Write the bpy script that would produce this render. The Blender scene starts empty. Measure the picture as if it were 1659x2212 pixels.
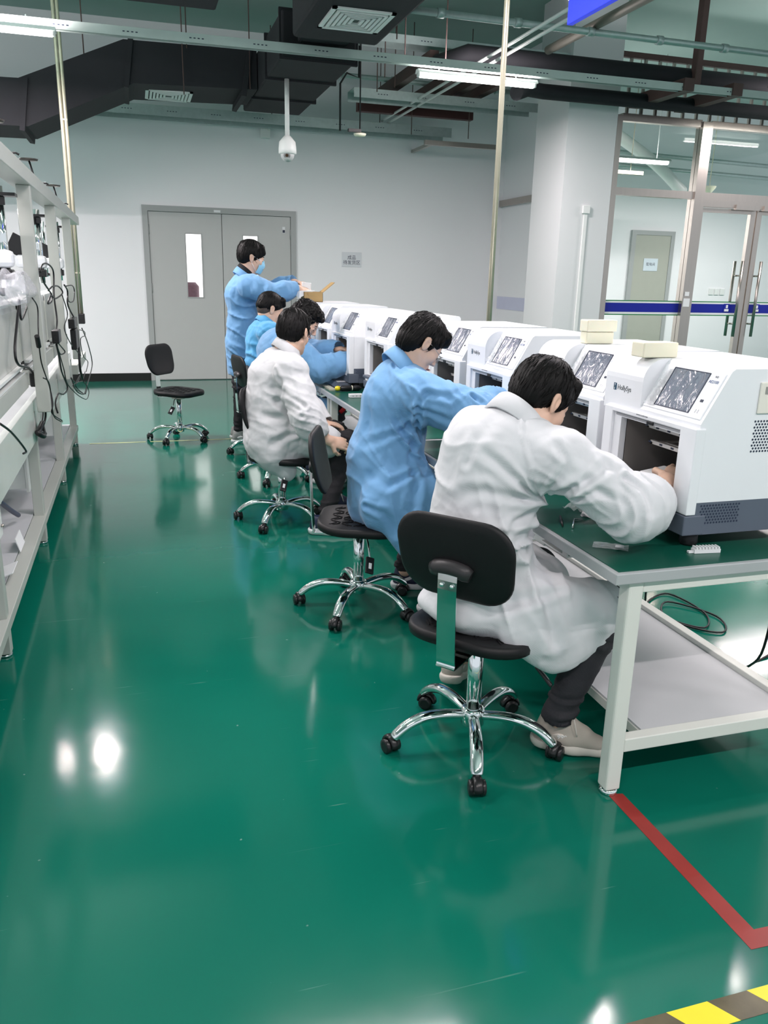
import bpy, bmesh, math, random
import numpy as np
from mathutils import Vector, Matrix

S = bpy.context.scene
COL = S.collection
PI = math.pi
random.seed(7)

# ---------------------------------------------------------------- camera, world, lights, exposure
cam_d = bpy.data.cameras.new('camera'); cam = bpy.data.objects.new('camera', cam_d); COL.objects.link(cam)
S.camera = cam
CAM_H = 1.52; F_PX = 1735.0
_dn = Vector((-135., 5900., F_PX)).normalized()
_vy = (-F_PX * F_PX - 135. * 543.) / 5900.
_y = Vector((-543., _vy, F_PX)).normalized()
_z = -_dn
_x = _y.cross(_z)
_R = Matrix((_x, _y, _z))
cam.matrix_world = Matrix.Translation((0, 0, CAM_H)) @ Matrix((
    (_R[0][0], -_R[0][1], -_R[0][2]),
    (_R[1][0], -_R[1][1], -_R[1][2]),
    (_R[2][0], -_R[2][1], -_R[2][2]))).to_4x4()
cam_d.sensor_fit = 'HORIZONTAL'; cam_d.sensor_width = 36.0
cam_d.lens = 36.0 * F_PX / 1659.0
cam_d.clip_start = 0.05; cam_d.clip_end = 100

S.view_settings.view_transform = 'Standard'; S.view_settings.look = 'None'
S.view_settings.gamma = 1; S.view_settings.use_curve_mapping = False
S.view_settings.exposure = 0.80
S.cycles.use_denoising = True
S.cycles.max_bounces = 6; S.cycles.diffuse_bounces = 3; S.cycles.glossy_bounces = 4
S.cycles.transmission_bounces = 5; S.cycles.transparent_max_bounces = 12
S.cycles.caustics_reflective = False; S.cycles.caustics_refractive = False
S.cycles.sample_clamp_indirect = 4.0

W = bpy.data.worlds.new('world'); S.world = W; W.use_nodes = True
_bg = W.node_tree.nodes['Background']
_bg.inputs[0].default_value = (0.86, 0.93, 1.0, 1); _bg.inputs[1].default_value = 0.50

LAMP_POWER = 44.0          # watts of each tube fixture
ROWS = [(8.0, (-2.95, -1.1, 3.3, 7.7)), (3.7, (-3.2, -1.1, 1.1, 3.3, 5.5)), (-0.6, (-1.1, 1.1, 3.3, 5.5))]
GREY_H = 3.35

# ---------------------------------------------------------------- materials
MATS = {}
def mat(name, col, rough=0.5, metal=0.0, var=0.04, scale=8.0, bump=0.0, bscale=40.0, coat=0.0,
        emit=None, estr=1.0, trans=0.0, alpha=1.0, ior=1.45, sss=0.0, spec=0.5, stretch=None, sheen=0.0):
    if name in MATS: return MATS[name]
    m = bpy.data.materials.new(name); m.use_nodes = True; MATS[name] = m
    nt = m.node_tree; b = nt.nodes['Principled BSDF']
    b.inputs['Roughness'].default_value = rough; b.inputs['Metallic'].default_value = metal
    b.inputs['Coat Weight'].default_value = coat; b.inputs['Coat Roughness'].default_value = 0.08
    b.inputs['IOR'].default_value = ior; b.inputs['Specular IOR Level'].default_value = spec
    b.inputs['Transmission Weight'].default_value = trans; b.inputs['Alpha'].default_value = alpha
    b.inputs['Sheen Weight'].default_value = sheen
    if sss:
        b.inputs['Subsurface Weight'].default_value = sss; b.inputs['Subsurface Radius'].default_value = (0.01, 0.004, 0.002)
        b.inputs['Subsurface Scale'].default_value = 1.0
    tc = nt.nodes.new('ShaderNodeTexCoord'); mp = nt.nodes.new('ShaderNodeMapping')
    nt.links.new(tc.outputs['Object'], mp.inputs[0])
    if stretch: mp.inputs['Scale'].default_value = stretch
    n = nt.nodes.new('ShaderNodeTexNoise'); n.inputs['Scale'].default_value = scale; n.inputs['Detail'].default_value = 4
    nt.links.new(mp.outputs[0], n.inputs['Vector'])
    r = nt.nodes.new('ShaderNodeMix'); r.data_type = 'RGBA'
    c = list(col) + [1]
    r.inputs[6].default_value = [max(0, v * (1 - var)) for v in col] + [1]
    r.inputs[7].default_value = [min(1, v * (1 + var)) for v in col] + [1]
    nt.links.new(n.outputs['Fac'], r.inputs[0]); nt.links.new(r.outputs[2], b.inputs['Base Color'])
    if bump:
        n2 = nt.nodes.new('ShaderNodeTexNoise'); n2.inputs['Scale'].default_value = bscale; n2.inputs['Detail'].default_value = 3
        nt.links.new(mp.outputs[0], n2.inputs['Vector'])
        bp = nt.nodes.new('ShaderNodeBump'); bp.inputs['Strength'].default_value = bump; bp.inputs['Distance'].default_value = 0.002
        nt.links.new(n2.outputs['Fac'], bp.inputs['Height']); nt.links.new(bp.outputs[0], b.inputs['Normal'])
    if emit:
        b.inputs['Emission Color'].default_value = list(emit) + [1]; b.inputs['Emission Strength'].default_value = estr
    return m

def srgb(r, g, b):
    f = lambda v: (v / 255 / 12.92) if v / 255 <= 0.04045 else ((v / 255 + 0.055) / 1.055) ** 2.4
    return (f(r), f(g), f(b))

def floor_material():
    m = bpy.data.materials.new('green_epoxy'); m.use_nodes = True; nt = m.node_tree; b = nt.nodes['Principled BSDF']
    tc = nt.nodes.new('ShaderNodeTexCoord')
    n1 = nt.nodes.new('ShaderNodeTexNoise'); n1.inputs['Scale'].default_value = 1.1; n1.inputs['Detail'].default_value = 5
    nt.links.new(tc.outputs['Object'], n1.inputs[0])
    mx = nt.nodes.new('ShaderNodeMix'); mx.data_type = 'RGBA'
    mx.inputs[6].default_value = (0.002, 0.120, 0.082, 1); mx.inputs[7].default_value = (0.004, 0.150, 0.100, 1)
    nt.links.new(n1.outputs[0], mx.inputs[0])
    # scuffs: thin pale scratches and dust specks
    prev = mx.outputs[2]
    for k, (rot, sc, th) in enumerate((((0, 0, 0.5), (1.2, 30, 1), 0.735), ((0, 0, -0.75), (1.0, 28, 1), 0.73), ((0, 0, 1.45), (0.8, 34, 1), 0.73))):
        mp = nt.nodes.new('ShaderNodeMapping'); mp.inputs['Rotation'].default_value = rot; mp.inputs['Scale'].default_value = sc
        mp.inputs['Location'].default_value = (3.1 * k, 1.7 * k, 0)
        nz = nt.nodes.new('ShaderNodeTexNoise'); nz.inputs['Scale'].default_value = 2.0; nz.inputs['Detail'].default_value = 3
        nz.inputs['Distortion'].default_value = 0.25
        nt.links.new(tc.outputs['Object'], mp.inputs[0]); nt.links.new(mp.outputs[0], nz.inputs[0])
        rp = nt.nodes.new('ShaderNodeMapRange'); rp.inputs[1].default_value = th; rp.inputs[2].default_value = th + 0.05
        rp.inputs[4].default_value = 0.35
        nt.links.new(nz.outputs[0], rp.inputs[0])
        m2 = nt.nodes.new('ShaderNodeMix'); m2.data_type = 'RGBA'; m2.inputs[7].default_value = (0.25, 0.42, 0.36, 1)
        nt.links.new(rp.outputs[0], m2.inputs[0]); nt.links.new(prev, m2.inputs[6]); prev = m2.outputs[2]
    vz = nt.nodes.new('ShaderNodeTexNoise'); vz.inputs['Scale'].default_value = 34; vz.inputs['Detail'].default_value = 1
    nt.links.new(tc.outputs['Object'], vz.inputs[0])
    rp = nt.nodes.new('ShaderNodeMapRange'); rp.inputs[1].default_value = 0.80; rp.inputs[2].default_value = 0.84; rp.inputs[4].default_value = 0.5
    nt.links.new(vz.outputs[0], rp.inputs[0])
    m3 = nt.nodes.new('ShaderNodeMix'); m3.data_type = 'RGBA'; m3.inputs[7].default_value = (0.45, 0.6, 0.55, 1)
    nt.links.new(rp.outputs[0], m3.inputs[0]); nt.links.new(prev, m3.inputs[6])
    nt.links.new(m3.outputs[2], b.inputs['Base Color'])
    rr = nt.nodes.new('ShaderNodeMapRange'); rr.inputs[3].default_value = 0.07; rr.inputs[4].default_value = 0.17
    nt.links.new(n1.outputs[0], rr.inputs[0]); nt.links.new(rr.outputs[0], b.inputs['Roughness'])
    n3 = nt.nodes.new('ShaderNodeTexNoise'); n3.inputs['Scale'].default_value = 6; n3.inputs['Detail'].default_value = 2
    nt.links.new(tc.outputs['Object'], n3.inputs[0])
    bp = nt.nodes.new('ShaderNodeBump'); bp.inputs['Strength'].default_value = 0.12; bp.inputs['Distance'].default_value = 0.004
    nt.links.new(n3.outputs[0], bp.inputs['Height']); nt.links.new(bp.outputs[0], b.inputs['Normal'])
    b.inputs['Specular IOR Level'].default_value = 0.5
    return m

def cloth_material(name, col, stripe=0.05, freq=900.0, rough=0.75, sheen=0.2, bump=0.14, sss=0.0):
    """thin woven anti-static cloth: fine vertical stripes of conductive yarn"""
    m = bpy.data.materials.new(name); m.use_nodes = True; MATS[name] = m; nt = m.node_tree; b = nt.nodes['Principled BSDF']
    tc = nt.nodes.new('ShaderNodeTexCoord')
    wv = nt.nodes.new('ShaderNodeTexWave'); wv.wave_type = 'BANDS'; wv.bands_direction = 'DIAGONAL'
    wv.inputs['Scale'].default_value = freq / 20; wv.inputs['Distortion'].default_value = 0.6; wv.inputs['Detail'].default_value = 1
    wv.inputs['Detail Scale'].default_value = 0.4
    nt.links.new(tc.outputs['Object'], wv.inputs[0])
    nz = nt.nodes.new('ShaderNodeTexNoise'); nz.inputs['Scale'].default_value = 9; nz.inputs['Detail'].default_value = 6
    nt.links.new(tc.outputs['Object'], nz.inputs[0])
    a = nt.nodes.new('ShaderNodeMix'); a.data_type = 'RGBA'
    a.inputs[6].default_value = [v * (1 - stripe) for v in col] + [1]; a.inputs[7].default_value = [min(1, v * (1 + stripe)) for v in col] + [1]
    nt.links.new(wv.outputs['Fac'], a.inputs[0])
    c = nt.nodes.new('ShaderNodeMix'); c.data_type = 'RGBA'; c.blend_type = 'MULTIPLY'; c.inputs[0].default_value = 1
    rg = nt.nodes.new('ShaderNodeMapRange'); rg.inputs[3].default_value = 0.93; rg.inputs[4].default_value = 1.05
    nt.links.new(nz.outputs[0], rg.inputs[0]); nt.links.new(a.outputs[2], c.inputs[6]); nt.links.new(rg.outputs[0], c.inputs[7])
    nt.links.new(c.outputs[2], b.inputs['Base Color'])
    b.inputs['Roughness'].default_value = rough; b.inputs['Sheen Weight'].default_value = sheen
    n2 = nt.nodes.new('ShaderNodeTexNoise'); n2.inputs['Scale'].default_value = 26; n2.inputs['Detail'].default_value = 5
    n2.inputs['Distortion'].default_value = 0.8
    nt.links.new(tc.outputs['Object'], n2.inputs[0])
    bp = nt.nodes.new('ShaderNodeBump'); bp.inputs['Strength'].default_value = bump; bp.inputs['Distance'].default_value = 0.006
    nt.links.new(n2.outputs[0], bp.inputs['Height'])
    # crisp creases between flatter facets
    dn = nt.nodes.new('ShaderNodeTexNoise'); dn.inputs['Scale'].default_value = 5; dn.inputs['Detail'].default_value = 2
    nt.links.new(tc.outputs['Object'], dn.inputs[0])
    ad = nt.nodes.new('ShaderNodeVectorMath'); ad.operation = 'MULTIPLY_ADD'; ad.inputs[1].default_value = (0.22, 0.22, 0.22)
    nt.links.new(dn.outputs['Color'], ad.inputs[0]); nt.links.new(tc.outputs['Object'], ad.inputs[2])
    prev = bp
    for sc_, dist, st in ((8.0, 0.010, 0.45), (19.0, 0.004, 0.22)):
        vo = nt.nodes.new('ShaderNodeTexVoronoi'); vo.feature = 'SMOOTH_F1'; vo.inputs['Scale'].default_value = sc_; vo.inputs['Smoothness'].default_value = 0.12
        nt.links.new(ad.outputs[0], vo.inputs['Vector'])
        b2 = nt.nodes.new('ShaderNodeBump'); b2.inputs['Strength'].default_value = st; b2.inputs['Distance'].default_value = dist
        nt.links.new(vo.outputs['Distance'], b2.inputs['Height']); nt.links.new(prev.outputs[0], b2.inputs['Normal']); prev = b2
    nt.links.new(prev.outputs[0], b.inputs['Normal'])
    return m

# ---------------------------------------------------------------- mesh building
class MB:
    """collects shapes; build() links them as ONE mesh object"""
    def __init__(s): s.v = []; s.f = []; s.m = []; s.sm = []
    def add(s, vs, fs, mi=0, smooth=False):
        o = len(s.v); s.v += [tuple(v) for v in vs]
        s.f += [tuple(i + o for i in f) for f in fs]; s.m += [mi] * len(fs); s.sm += [smooth] * len(fs)
        return s
    def box(s, c, d, rot=None, mi=0, bev=0.0):
        hx, hy, hz = d[0] / 2, d[1] / 2, d[2] / 2
        M = rot if rot is not None else Matrix.Identity(3)
        if not bev:
            vs = [Vector(c) + M @ Vector((x * hx, y * hy, z * hz)) for x in (-1, 1) for y in (-1, 1) for z in (-1, 1)]
            return s.add(vs, [(0, 1, 3, 2), (4, 6, 7, 5), (0, 4, 5, 1), (2, 3, 7, 6), (0, 2, 6, 4), (1, 5, 7, 3)], mi)
        bm = bmesh.new(); bmesh.ops.create_cube(bm, size=1)
        for v in bm.verts: v.co = Vector((v.co.x * d[0], v.co.y * d[1], v.co.z * d[2]))
        bmesh.ops.bevel(bm, geom=bm.edges[:], offset=min(bev, min(d) * 0.49), segments=2, affect='EDGES', profile=0.5)
        bm.verts.ensure_lookup_table()
        vs = [Vector(c) + M @ v.co for v in bm.verts]; fs = [[v.index for v in f.verts] for f in bm.faces]
        bm.free(); return s.add(vs, fs, mi)
    def b2(s, lo, hi, mi=0, bev=0.0):
        return s.box([(a + b) / 2 for a, b in zip(lo, hi)], [abs(b - a) for a, b in zip(lo, hi)], None, mi, bev)
    def ring(s, pts, radii, seg=12, mi=0, cap=True, close=False, flat=1.0, up=None, smooth=True):
        pts = [Vector(p) for p in pts]; n = len(pts)
        if not hasattr(radii, '__len__'): radii = [radii] * n
        vs = []; prev = None
        for i, p in enumerate(pts):
            if close: t = pts[(i + 1) % n] - pts[i - 1]
            else: t = pts[min(i + 1, n - 1)] - pts[max(i - 1, 0)]
            if t.length < 1e-9: t = Vector((0, 0, 1))
            t.normalize()
            if prev is None:
                a = Vector(up) if up is not None else (Vector((0, 0, 1)) if abs(t.z) < 0.9 else Vector((1, 0, 0)))
                u = (a - t * a.dot(t)).normalized()
            else:
                u = prev - t * prev.dot(t); u = u.normalized() if u.length > 1e-6 else prev
            prev = u; w = t.cross(u)
            for k in range(seg):
                an = 2 * PI * k / seg
                vs.append(p + (u * math.cos(an) * flat + w * math.sin(an)) * radii[i])
        fs = []
        m = n if close else n - 1
        for i in range(m):
            j = (i + 1) % n
            for k in range(seg):
                fs.append((i * seg + k, i * seg + (k + 1) % seg, j * seg + (k + 1) % seg, j * seg + k))
        s.add(vs, fs, mi, smooth)
        if cap and not close:
            o = len(s.v) - len(vs)
            s.f.append(tuple(o + k for k in range(seg))[::-1]); s.m.append(mi); s.sm.append(False)
            s.f.append(tuple(o + (n - 1) * seg + k for k in range(seg))); s.m.append(mi); s.sm.append(False)
        return s
    def cyl(s, a, b, r, seg=16, mi=0, r2=None): return s.ring([a, b], [r, r2 if r2 is not None else r], seg, mi)
    def lathe(s, c, prof, seg=24, mi=0, axis='z', smooth=True):
        """prof: (radius, height) pairs along the axis"""
        ax = {'x': Vector((1, 0, 0)), 'y': Vector((0, 1, 0)), 'z': Vector((0, 0, 1))}[axis] if isinstance(axis, str) else Vector(axis).normalized()
        u = ax.orthogonal().normalized(); w = ax.cross(u); vs = []
        for r, h in prof:
            for k in range(seg):
                an = 2 * PI * k / seg; vs.append(Vector(c) + ax * h + (u * math.cos(an) + w * math.sin(an)) * max(r, 1e-5))
        fs = [(i * seg + k, i * seg + (k + 1) % seg, (i + 1) * seg + (k + 1) % seg, (i + 1) * seg + k) for i in range(len(prof) - 1) for k in range(seg)]
        s.add(vs, fs, mi, smooth)
        o = len(s.v) - len(vs)
        if prof[0][0] > 1e-4: s.f.append(tuple(o + k for k in range(seg))[::-1]); s.m.append(mi); s.sm.append(False)
        if prof[-1][0] > 1e-4: s.f.append(tuple(o + (len(prof) - 1) * seg + k for k in range(seg))); s.m.append(mi); s.sm.append(False)
        return s
    def ball(s, c, r, seg=16, mi=0, sc=(1, 1, 1), rot=None):
        n = seg // 2; vs = []; M = rot if rot is not None else Matrix.Identity(3)
        for i in range(n + 1):
            th = PI * i / n
            for k in range(seg):
                an = 2 * PI * k / seg
                vs.append(Vector(c) + M @ Vector((math.sin(th) * math.cos(an) * r * sc[0], math.sin(th) * math.sin(an) * r * sc[1], math.cos(th) * r * sc[2])))
        fs = [(i * seg + k, (i + 1) * seg + k, (i + 1) * seg + (k + 1) % seg, i * seg + (k + 1) % seg) for i in range(n) for k in range(seg)]
        return s.add(vs, fs, mi, True)
    def prism(s, poly, a, b, axis='y', mi=0):
        """extrude a 2D polygon; axis y: poly=(x,z); axis x: poly=(y,z); axis z: poly=(x,y)"""
        def pt(p, t):
            return {'y': (p[0], t, p[1]), 'x': (t, p[0], p[1]), 'z': (p[0], p[1], t)}[axis]
        n = len(poly); vs = [pt(p, a) for p in poly] + [pt(p, b) for p in poly]
        fs = [tuple(range(n))[::-1], tuple(range(n, 2 * n))] + [(i, (i + 1) % n, n + (i + 1) % n, n + i) for i in range(n)]
        return s.add(vs, fs, mi)
    def build(s, name, mats, parent=None, loc=None, rot=None, normals=True):
        me = bpy.data.meshes.new(name); me.from_pydata(s.v, [], s.f)
        for m in (mats if isinstance(mats, (list, tuple)) else [mats]): me.materials.append(m)
        me.polygons.foreach_set('material_index', s.m); me.polygons.foreach_set('use_smooth', s.sm)
        if normals:
            bm = bmesh.new(); bm.from_mesh(me); bmesh.ops.recalc_face_normals(bm, faces=bm.faces[:]); bm.to_mesh(me); bm.free()
        me.update()
        o = bpy.data.objects.new(name, me); COL.objects.link(o)
        if parent is not None: o.parent = parent
        if loc is not None: o.location = loc
        if rot is not None: o.rotation_euler = rot
        return o

def tag(o, label=None, cat=None, group=None, kind=None):
    if label: o['label'] = label
    if cat: o['category'] = cat
    if group: o['group'] = group
    if kind: o['kind'] = kind
    return o
def thing(name, label, cat, loc=(0, 0, 0), rz=0, group=None):
    o = bpy.data.objects.new(name, None); COL.objects.link(o); o.empty_display_size = 0.1
    o.location = loc; o.rotation_euler = (0, 0, rz)
    return tag(o, label, cat, group)
def struct(o): o['kind'] = 'structure'; return o
def kids(o): return [c for c in bpy.data.objects if c.parent == o]
def copy_tree(o, parent=None):
    c = o.copy(); COL.objects.link(c)
    if parent is not None: c.parent = parent
    for ch in kids(o): copy_tree(ch, c)
    return c

def text_mesh(body, size, m, name, parent=None, mw=None, ext=0.0004, bold=0.0, align='CENTER'):
    cu = bpy.data.curves.new(name, 'FONT'); cu.body = body; cu.size = size; cu.align_x = align; cu.align_y = 'CENTER'
    cu.extrude = ext; cu.offset = bold; cu.resolution_u = 3
    t = bpy.data.objects.new(name, cu); COL.objects.link(t)
    dg = bpy.context.evaluated_depsgraph_get(); dg.update()
    me = bpy.data.meshes.new_from_object(t.evaluated_get(dg)); bpy.data.objects.remove(t); bpy.data.curves.remove(cu)
    me.materials.clear(); me.materials.append(m); me.name = name
    o = bpy.data.objects.new(name, me); COL.objects.link(o)
    if parent is not None: o.parent = parent
    if mw is not None: o.matrix_local = mw
    return o

def smooth_path(pts, n=6):
    """Catmull-Rom through the points"""
    P = [Vector(p) for p in pts]; out = []
    for i in range(len(P) - 1):
        p0, p1, p2, p3 = P[max(i - 1, 0)], P[i], P[i + 1], P[min(i + 2, len(P) - 1)]
        for k in range(n):
            t = k / n
            out.append(0.5 * ((2 * p1) + (p2 - p0) * t + (2 * p0 - 5 * p1 + 4 * p2 - p3) * t * t + (3 * p1 - p0 - 3 * p2 + p3) * t ** 3))
    out.append(P[-1]); return out

M_white = mat('white_powder_coat', (0.80, 0.82, 0.80), 0.38, bump=0.03, bscale=300)
M_shell = mat('white_instrument_shell', (0.83, 0.85, 0.88), 0.32, var=0.015, bump=0.05, bscale=600)
M_grey = mat('slate_grey_plastic', srgb(92, 100, 114), 0.45, bump=0.05, bscale=400)
M_cream = mat('ivory_steel', (0.74, 0.75, 0.70), 0.35, var=0.03)
M_bench = mat('shaded_ivory_steel', (0.50, 0.52, 0.48), 0.35, var=0.03)  # ivory steel with the bench's grey-green shade put into its colour
M_edge = mat('grey_table_edge', (0.42, 0.44, 0.45), 0.3)
M_black = mat('black_rubber', (0.012, 0.012, 0.014), 0.45, bump=0.1, bscale=150)
M_pu = mat('black_polyurethane', (0.009, 0.009, 0.010), 0.5, spec=0.35, bump=0.15, bscale=220)
M_castor = mat('black_nylon', (0.012, 0.012, 0.013), 0.3)
M_chrome = mat('chrome', (0.86, 0.88, 0.88), 0.07, 1.0, var=0.02)
M_steel = mat('brushed_steel', (0.50, 0.45, 0.41), 0.28, 1.0, var=0.06, scale=30, stretch=(1, 1, 0.05))
M_galv = mat('galvanised_steel', (0.42, 0.50, 0.49), 0.45, 0.5, var=0.15, scale=20)
M_pole = mat('brass_tinted_steel', (0.50, 0.47, 0.36), 0.3, 0.5, var=0.1)
M_duct = mat('black_duct_foam', (0.013, 0.013, 0.017), 0.8, var=0.2, scale=5, bump=0.3, bscale=60)
M_rust = mat('primer_brown_steel', (0.10, 0.055, 0.05), 0.6, var=0.2)
M_mat = mat('green_esd_mat', (0.004, 0.085, 0.056), 0.30, var=0.08)
M_dark = mat('dark_cavity', (0.035, 0.033, 0.030), 0.35, 0.3)
M_bplast = mat('black_plastic', (0.01, 0.01, 0.011), 0.35)
M_cable = mat('black_cable', (0.008, 0.008, 0.009), 0.4)
M_shelf = mat('light_grey_shelf', (0.55, 0.56, 0.58), 0.45, var=0.03)
M_foam = mat('cream_foam', (0.80, 0.78, 0.62), 0.9, sss=0.2, bump=0.1, bscale=120, var=0.05)
M_ink = mat('dark_ink', (0.02, 0.03, 0.06), 0.5)
M_inkb = mat('blue_grey_ink', (0.12, 0.17, 0.32), 0.5)
M_paper = mat('white_paper', (0.80, 0.81, 0.82), 0.7)
M_card = mat('brown_cardboard', (0.42, 0.28, 0.12), 0.8, var=0.08)
# ================================================================ the room
M_wall = mat('white_paint', (0.88, 0.885, 0.90), 0.6, var=0.015, scale=2, bump=0.05, bscale=90)
M_ceil = mat('green_bounce_slab', (0.33, 0.47, 0.43), 0.8, var=0.06, scale=1.5)  # green light bounced off the floor is put into the slab colour
M_door = mat('grey_door_paint', (0.47, 0.48, 0.47), 0.38, var=0.02)
M_frame = mat('grey_door_frame', (0.37, 0.385, 0.38), 0.4, var=0.02)
M_base = mat('black_tile', (0.015, 0.014, 0.014), 0.2)
M_glass = mat('clear_glass', (0.93, 1.0, 0.97), 0.0, trans=1.0, ior=1.3, var=0.0)
M_blue = mat('blue_film', (0.004, 0.012, 0.30), 0.4)
M_greenf = mat('green_film', (0.0, 0.20, 0.05), 0.4)

struct(MB().b2((-9, -6, -0.1), (15, 16.2, 0.0)).build('floor', floor_material()))
struct(MB().b2((-9, -6, 4.6), (15, 16.2, 4.75)).build('ceiling', M_ceil))
# back wall with the doorway cut out of it
DX0, DX1, DZ = 0.165, 2.285, 2.375
wb = MB()
wb.b2((-9, 12.1, 0), (DX0, 12.3, 4.6)); wb.b2((DX1, 12.1, 0), (5.5, 12.3, 4.6)); wb.b2((DX0, 12.1, DZ), (DX1, 12.3, 4.6))
struct(wb.build('wall_back', M_wall))
struct(MB().b2((5.5, 9.55, 0), (5.62, 12.3, 4.6)).build('wall_side', M_wall))
struct(MB().b2((-9, 12.082, 0), (DX0 - 0.001, 12.099, 0.11)).build('baseboard_back', M_base))
struct(MB().b2((DX1 + 0.001, 12.082, 0), (5.49, 12.099, 0.11)).build('baseboard_back_right', M_base))
# room behind the glass partition
struct(MB().b2((5.62, 14.0, 0), (15, 14.15, 4.6)).build('wall_inner_room', M_wall))
# corridor wall behind the doors, its light put in as glow (seen through the vision panels)
M_corr = mat('glowing_corridor_wall', (0.9, 0.9, 0.9), 0.6, emit=(1, 0.97, 0.95), estr=0.9)
struct(MB().b2((-1.5, 14.2, 0), (4.5, 14.3, 3.2)).build('window_1', M_corr))

# ---- grey double door
dr = thing('door_1', None, None, (0, 12.1, 0)); dr['kind'] = 'structure'
fr = MB(); w = 0.075
fr.b2((DX0, -0.03, 0.001), (DX0 + w, 0.19, DZ)); fr.b2((DX1 - w, -0.03, 0.001), (DX1, 0.19, DZ)); fr.b2((DX0 + w, -0.03, DZ - w), (DX1 - w, 0.19, DZ))
fr.build('door_frame', M_frame, dr)
mid = 1.235
for side, (x0, x1, wx0, wx1) in enumerate(((DX0 + w + .004, mid - .004, 0.735, 0.945), (mid + .004, DX1 - w - .004, 1.53, 1.735))):
    z0, z1 = 1.17, 2.02
    d = MB()
    d.b2((x0, 0.0, 0.012), (wx0, 0.045, DZ - w - .004)); d.b2((wx1, 0.0, 0.012), (x1, 0.045, DZ - w - .004))
    d.b2((wx0, 0.0, 0.012), (wx1, 0.045, z0)); d.b2((wx0, 0.0, z1), (wx1, 0.045, DZ - w - .004))
    leaf = d.build('door_leaf', M_door, dr)
    b = MB(); t = 0.012
    b.b2((wx0 - t, -0.008, z0 - t), (wx0, 0.0, z1 + t)); b.b2((wx1, -0.008, z0 - t), (wx1 + t, 0.0, z1 + t))
    b.b2((wx0, -0.008, z0 - t), (wx1, 0.0, z0)); b.b2((wx0, -0.008, z1), (wx1, 0.0, z1 + t))
    b.build('window_bead', M_frame, leaf)
    MB().b2((wx0, 0.018, z0), (wx1, 0.024, z1)).build('window_pane', mat('bright_glass', (1, 1, 1), 0.0, trans=1.0, ior=1.1, var=0), leaf)
    for hz in (0.35, 1.22, 2.0):
        hx = x0 if side == 0 else x1
        MB().cyl((hx, -0.012, hz), (hx, -0.012, hz + 0.13), 0.009, 10).build('hinge', M_frame, leaf)
    if side == 1:
        h = MB(); hx = mid + 0.07
        h.lathe((hx, 0.0, 1.03), [(0.027, 0), (0.027, -0.01), (0.010, -0.012), (0.010, -0.05)], 16, axis='y')
        h.ring([(hx, -0.05, 1.03), (hx + 0.03, -0.055, 1.03), (hx + 0.13, -0.055, 1.025)], 0.009, 10)
        h.lathe((hx, 0.0, 0.90), [(0.027, 0), (0.027, -0.01), (0.012, -0.012), (0.010, -0.02)], 16, axis='y')
        h.build('door_handle', M_chrome, leaf)
ds = MB(); ds.b2((mid - .02, 0.046, 0.004), (mid + .02, 0.06, DZ - w)); ds.b2((DX0 + w, 0.046, 0.004), (DX0 + w + .03, 0.19, DZ - w)); ds.b2((DX1 - w - .03, 0.046, 0.004), (DX1 - w, 0.19, DZ - w)); ds.b2((DX0 + w + .03, 0.046, DZ - w - .03), (DX1 - w - .03, 0.19, DZ - w)); ds.b2((DX0 + w + .001, 0.02, 0.0005), (DX1 - w - .001, 0.16, 0.011))
ds.build('door_stop', M_frame, dr)
MB().b2((1.13, -0.036, 2.315), (1.22, -0.031, 2.345)).build('door_plate', M_paper, dr)
st = MB().b2((1.0 + 1.09, -0.004, 2.075), (1.0 + 1.13, -0.0005, 2.16)).build('door_sticker', M_paper, dr)
MB().b2((2.093, -0.006, 2.08), (2.127, -0.0045, 2.118)).build('sticker_mark', M_ink, st)
# something mauve standing in the corridor, seen through the left vision panel
cn = MB(); cn.ring([(0.80, 13.2, 0.0), (0.80, 13.2, 1.30), (0.80, 13.2, 1.36)], [0.17, 0.17, 0.12], 20)
tag(cn.build('wrapped_roll', mat('mauve_wrap', (0.28, 0.15, 0.19), 0.6, var=0.3, scale=25)), 'mauve wrapped roll standing in the corridor, seen through the left door window', 'roll')

# ---- notice on the wall
nt_ = MB().b2((2.97, 12.093, 1.635), (3.27, 12.0985, 1.845)).build('wall_notice', mat('laminated_paper', (0.70, 0.72, 0.75), 0.25))
tag(nt_, 'white laminated paper notice with two lines of writing taped to the back wall', 'notice')
RX = Matrix.Rotation(PI / 2, 4, 'X')
text_mesh('成品', 0.066, M_ink, 'notice_text', nt_, Matrix.Translation((3.12, 12.0925, 1.765)) @ RX, bold=0.0002)
text_mesh('待发货区', 0.066, M_ink, 'notice_text', nt_, Matrix.Translation((3.12, 12.0925, 1.695)) @ RX, bold=0.0002)

# ---- column and the side panel behind it
col = MB().b2((4.80, 8.92, 0), (5.43, 9.7, 4.6)).build('trim_column', mat('dimmed_column_paint', (0.70, 0.715, 0.72), 0.6, var=0.015, scale=2)); struct(col)  # column paint darkened in colour to offset strong light from the near lamp
cd = thing('conduit_box', 'white cable trunking with a square junction box on the column face', 'trunking', (5.115, 8.92, 0))
MB().b2((-0.02, -0.022, 0.3), (0.02, -0.001, 2.27)).build('trunking', M_white, cd)
MB().b2((-0.045, -0.035, 2.27), (0.045, -0.001, 2.36), bev=0.004).build('junction_box', M_white, cd)
rl = MB().b2((5.44, 9.72, 2.57), (5.495, 12.08, 2.66)).build('trim_rail', M_steel); struct(rl)
bd = MB().b2((5.494, 9.72, 1.06), (5.499, 12.08, 1.25)).build('trim_band', mat('pale_lilac_film', (0.60, 0.62, 0.78), 0.3)); struct(bd)

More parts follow.
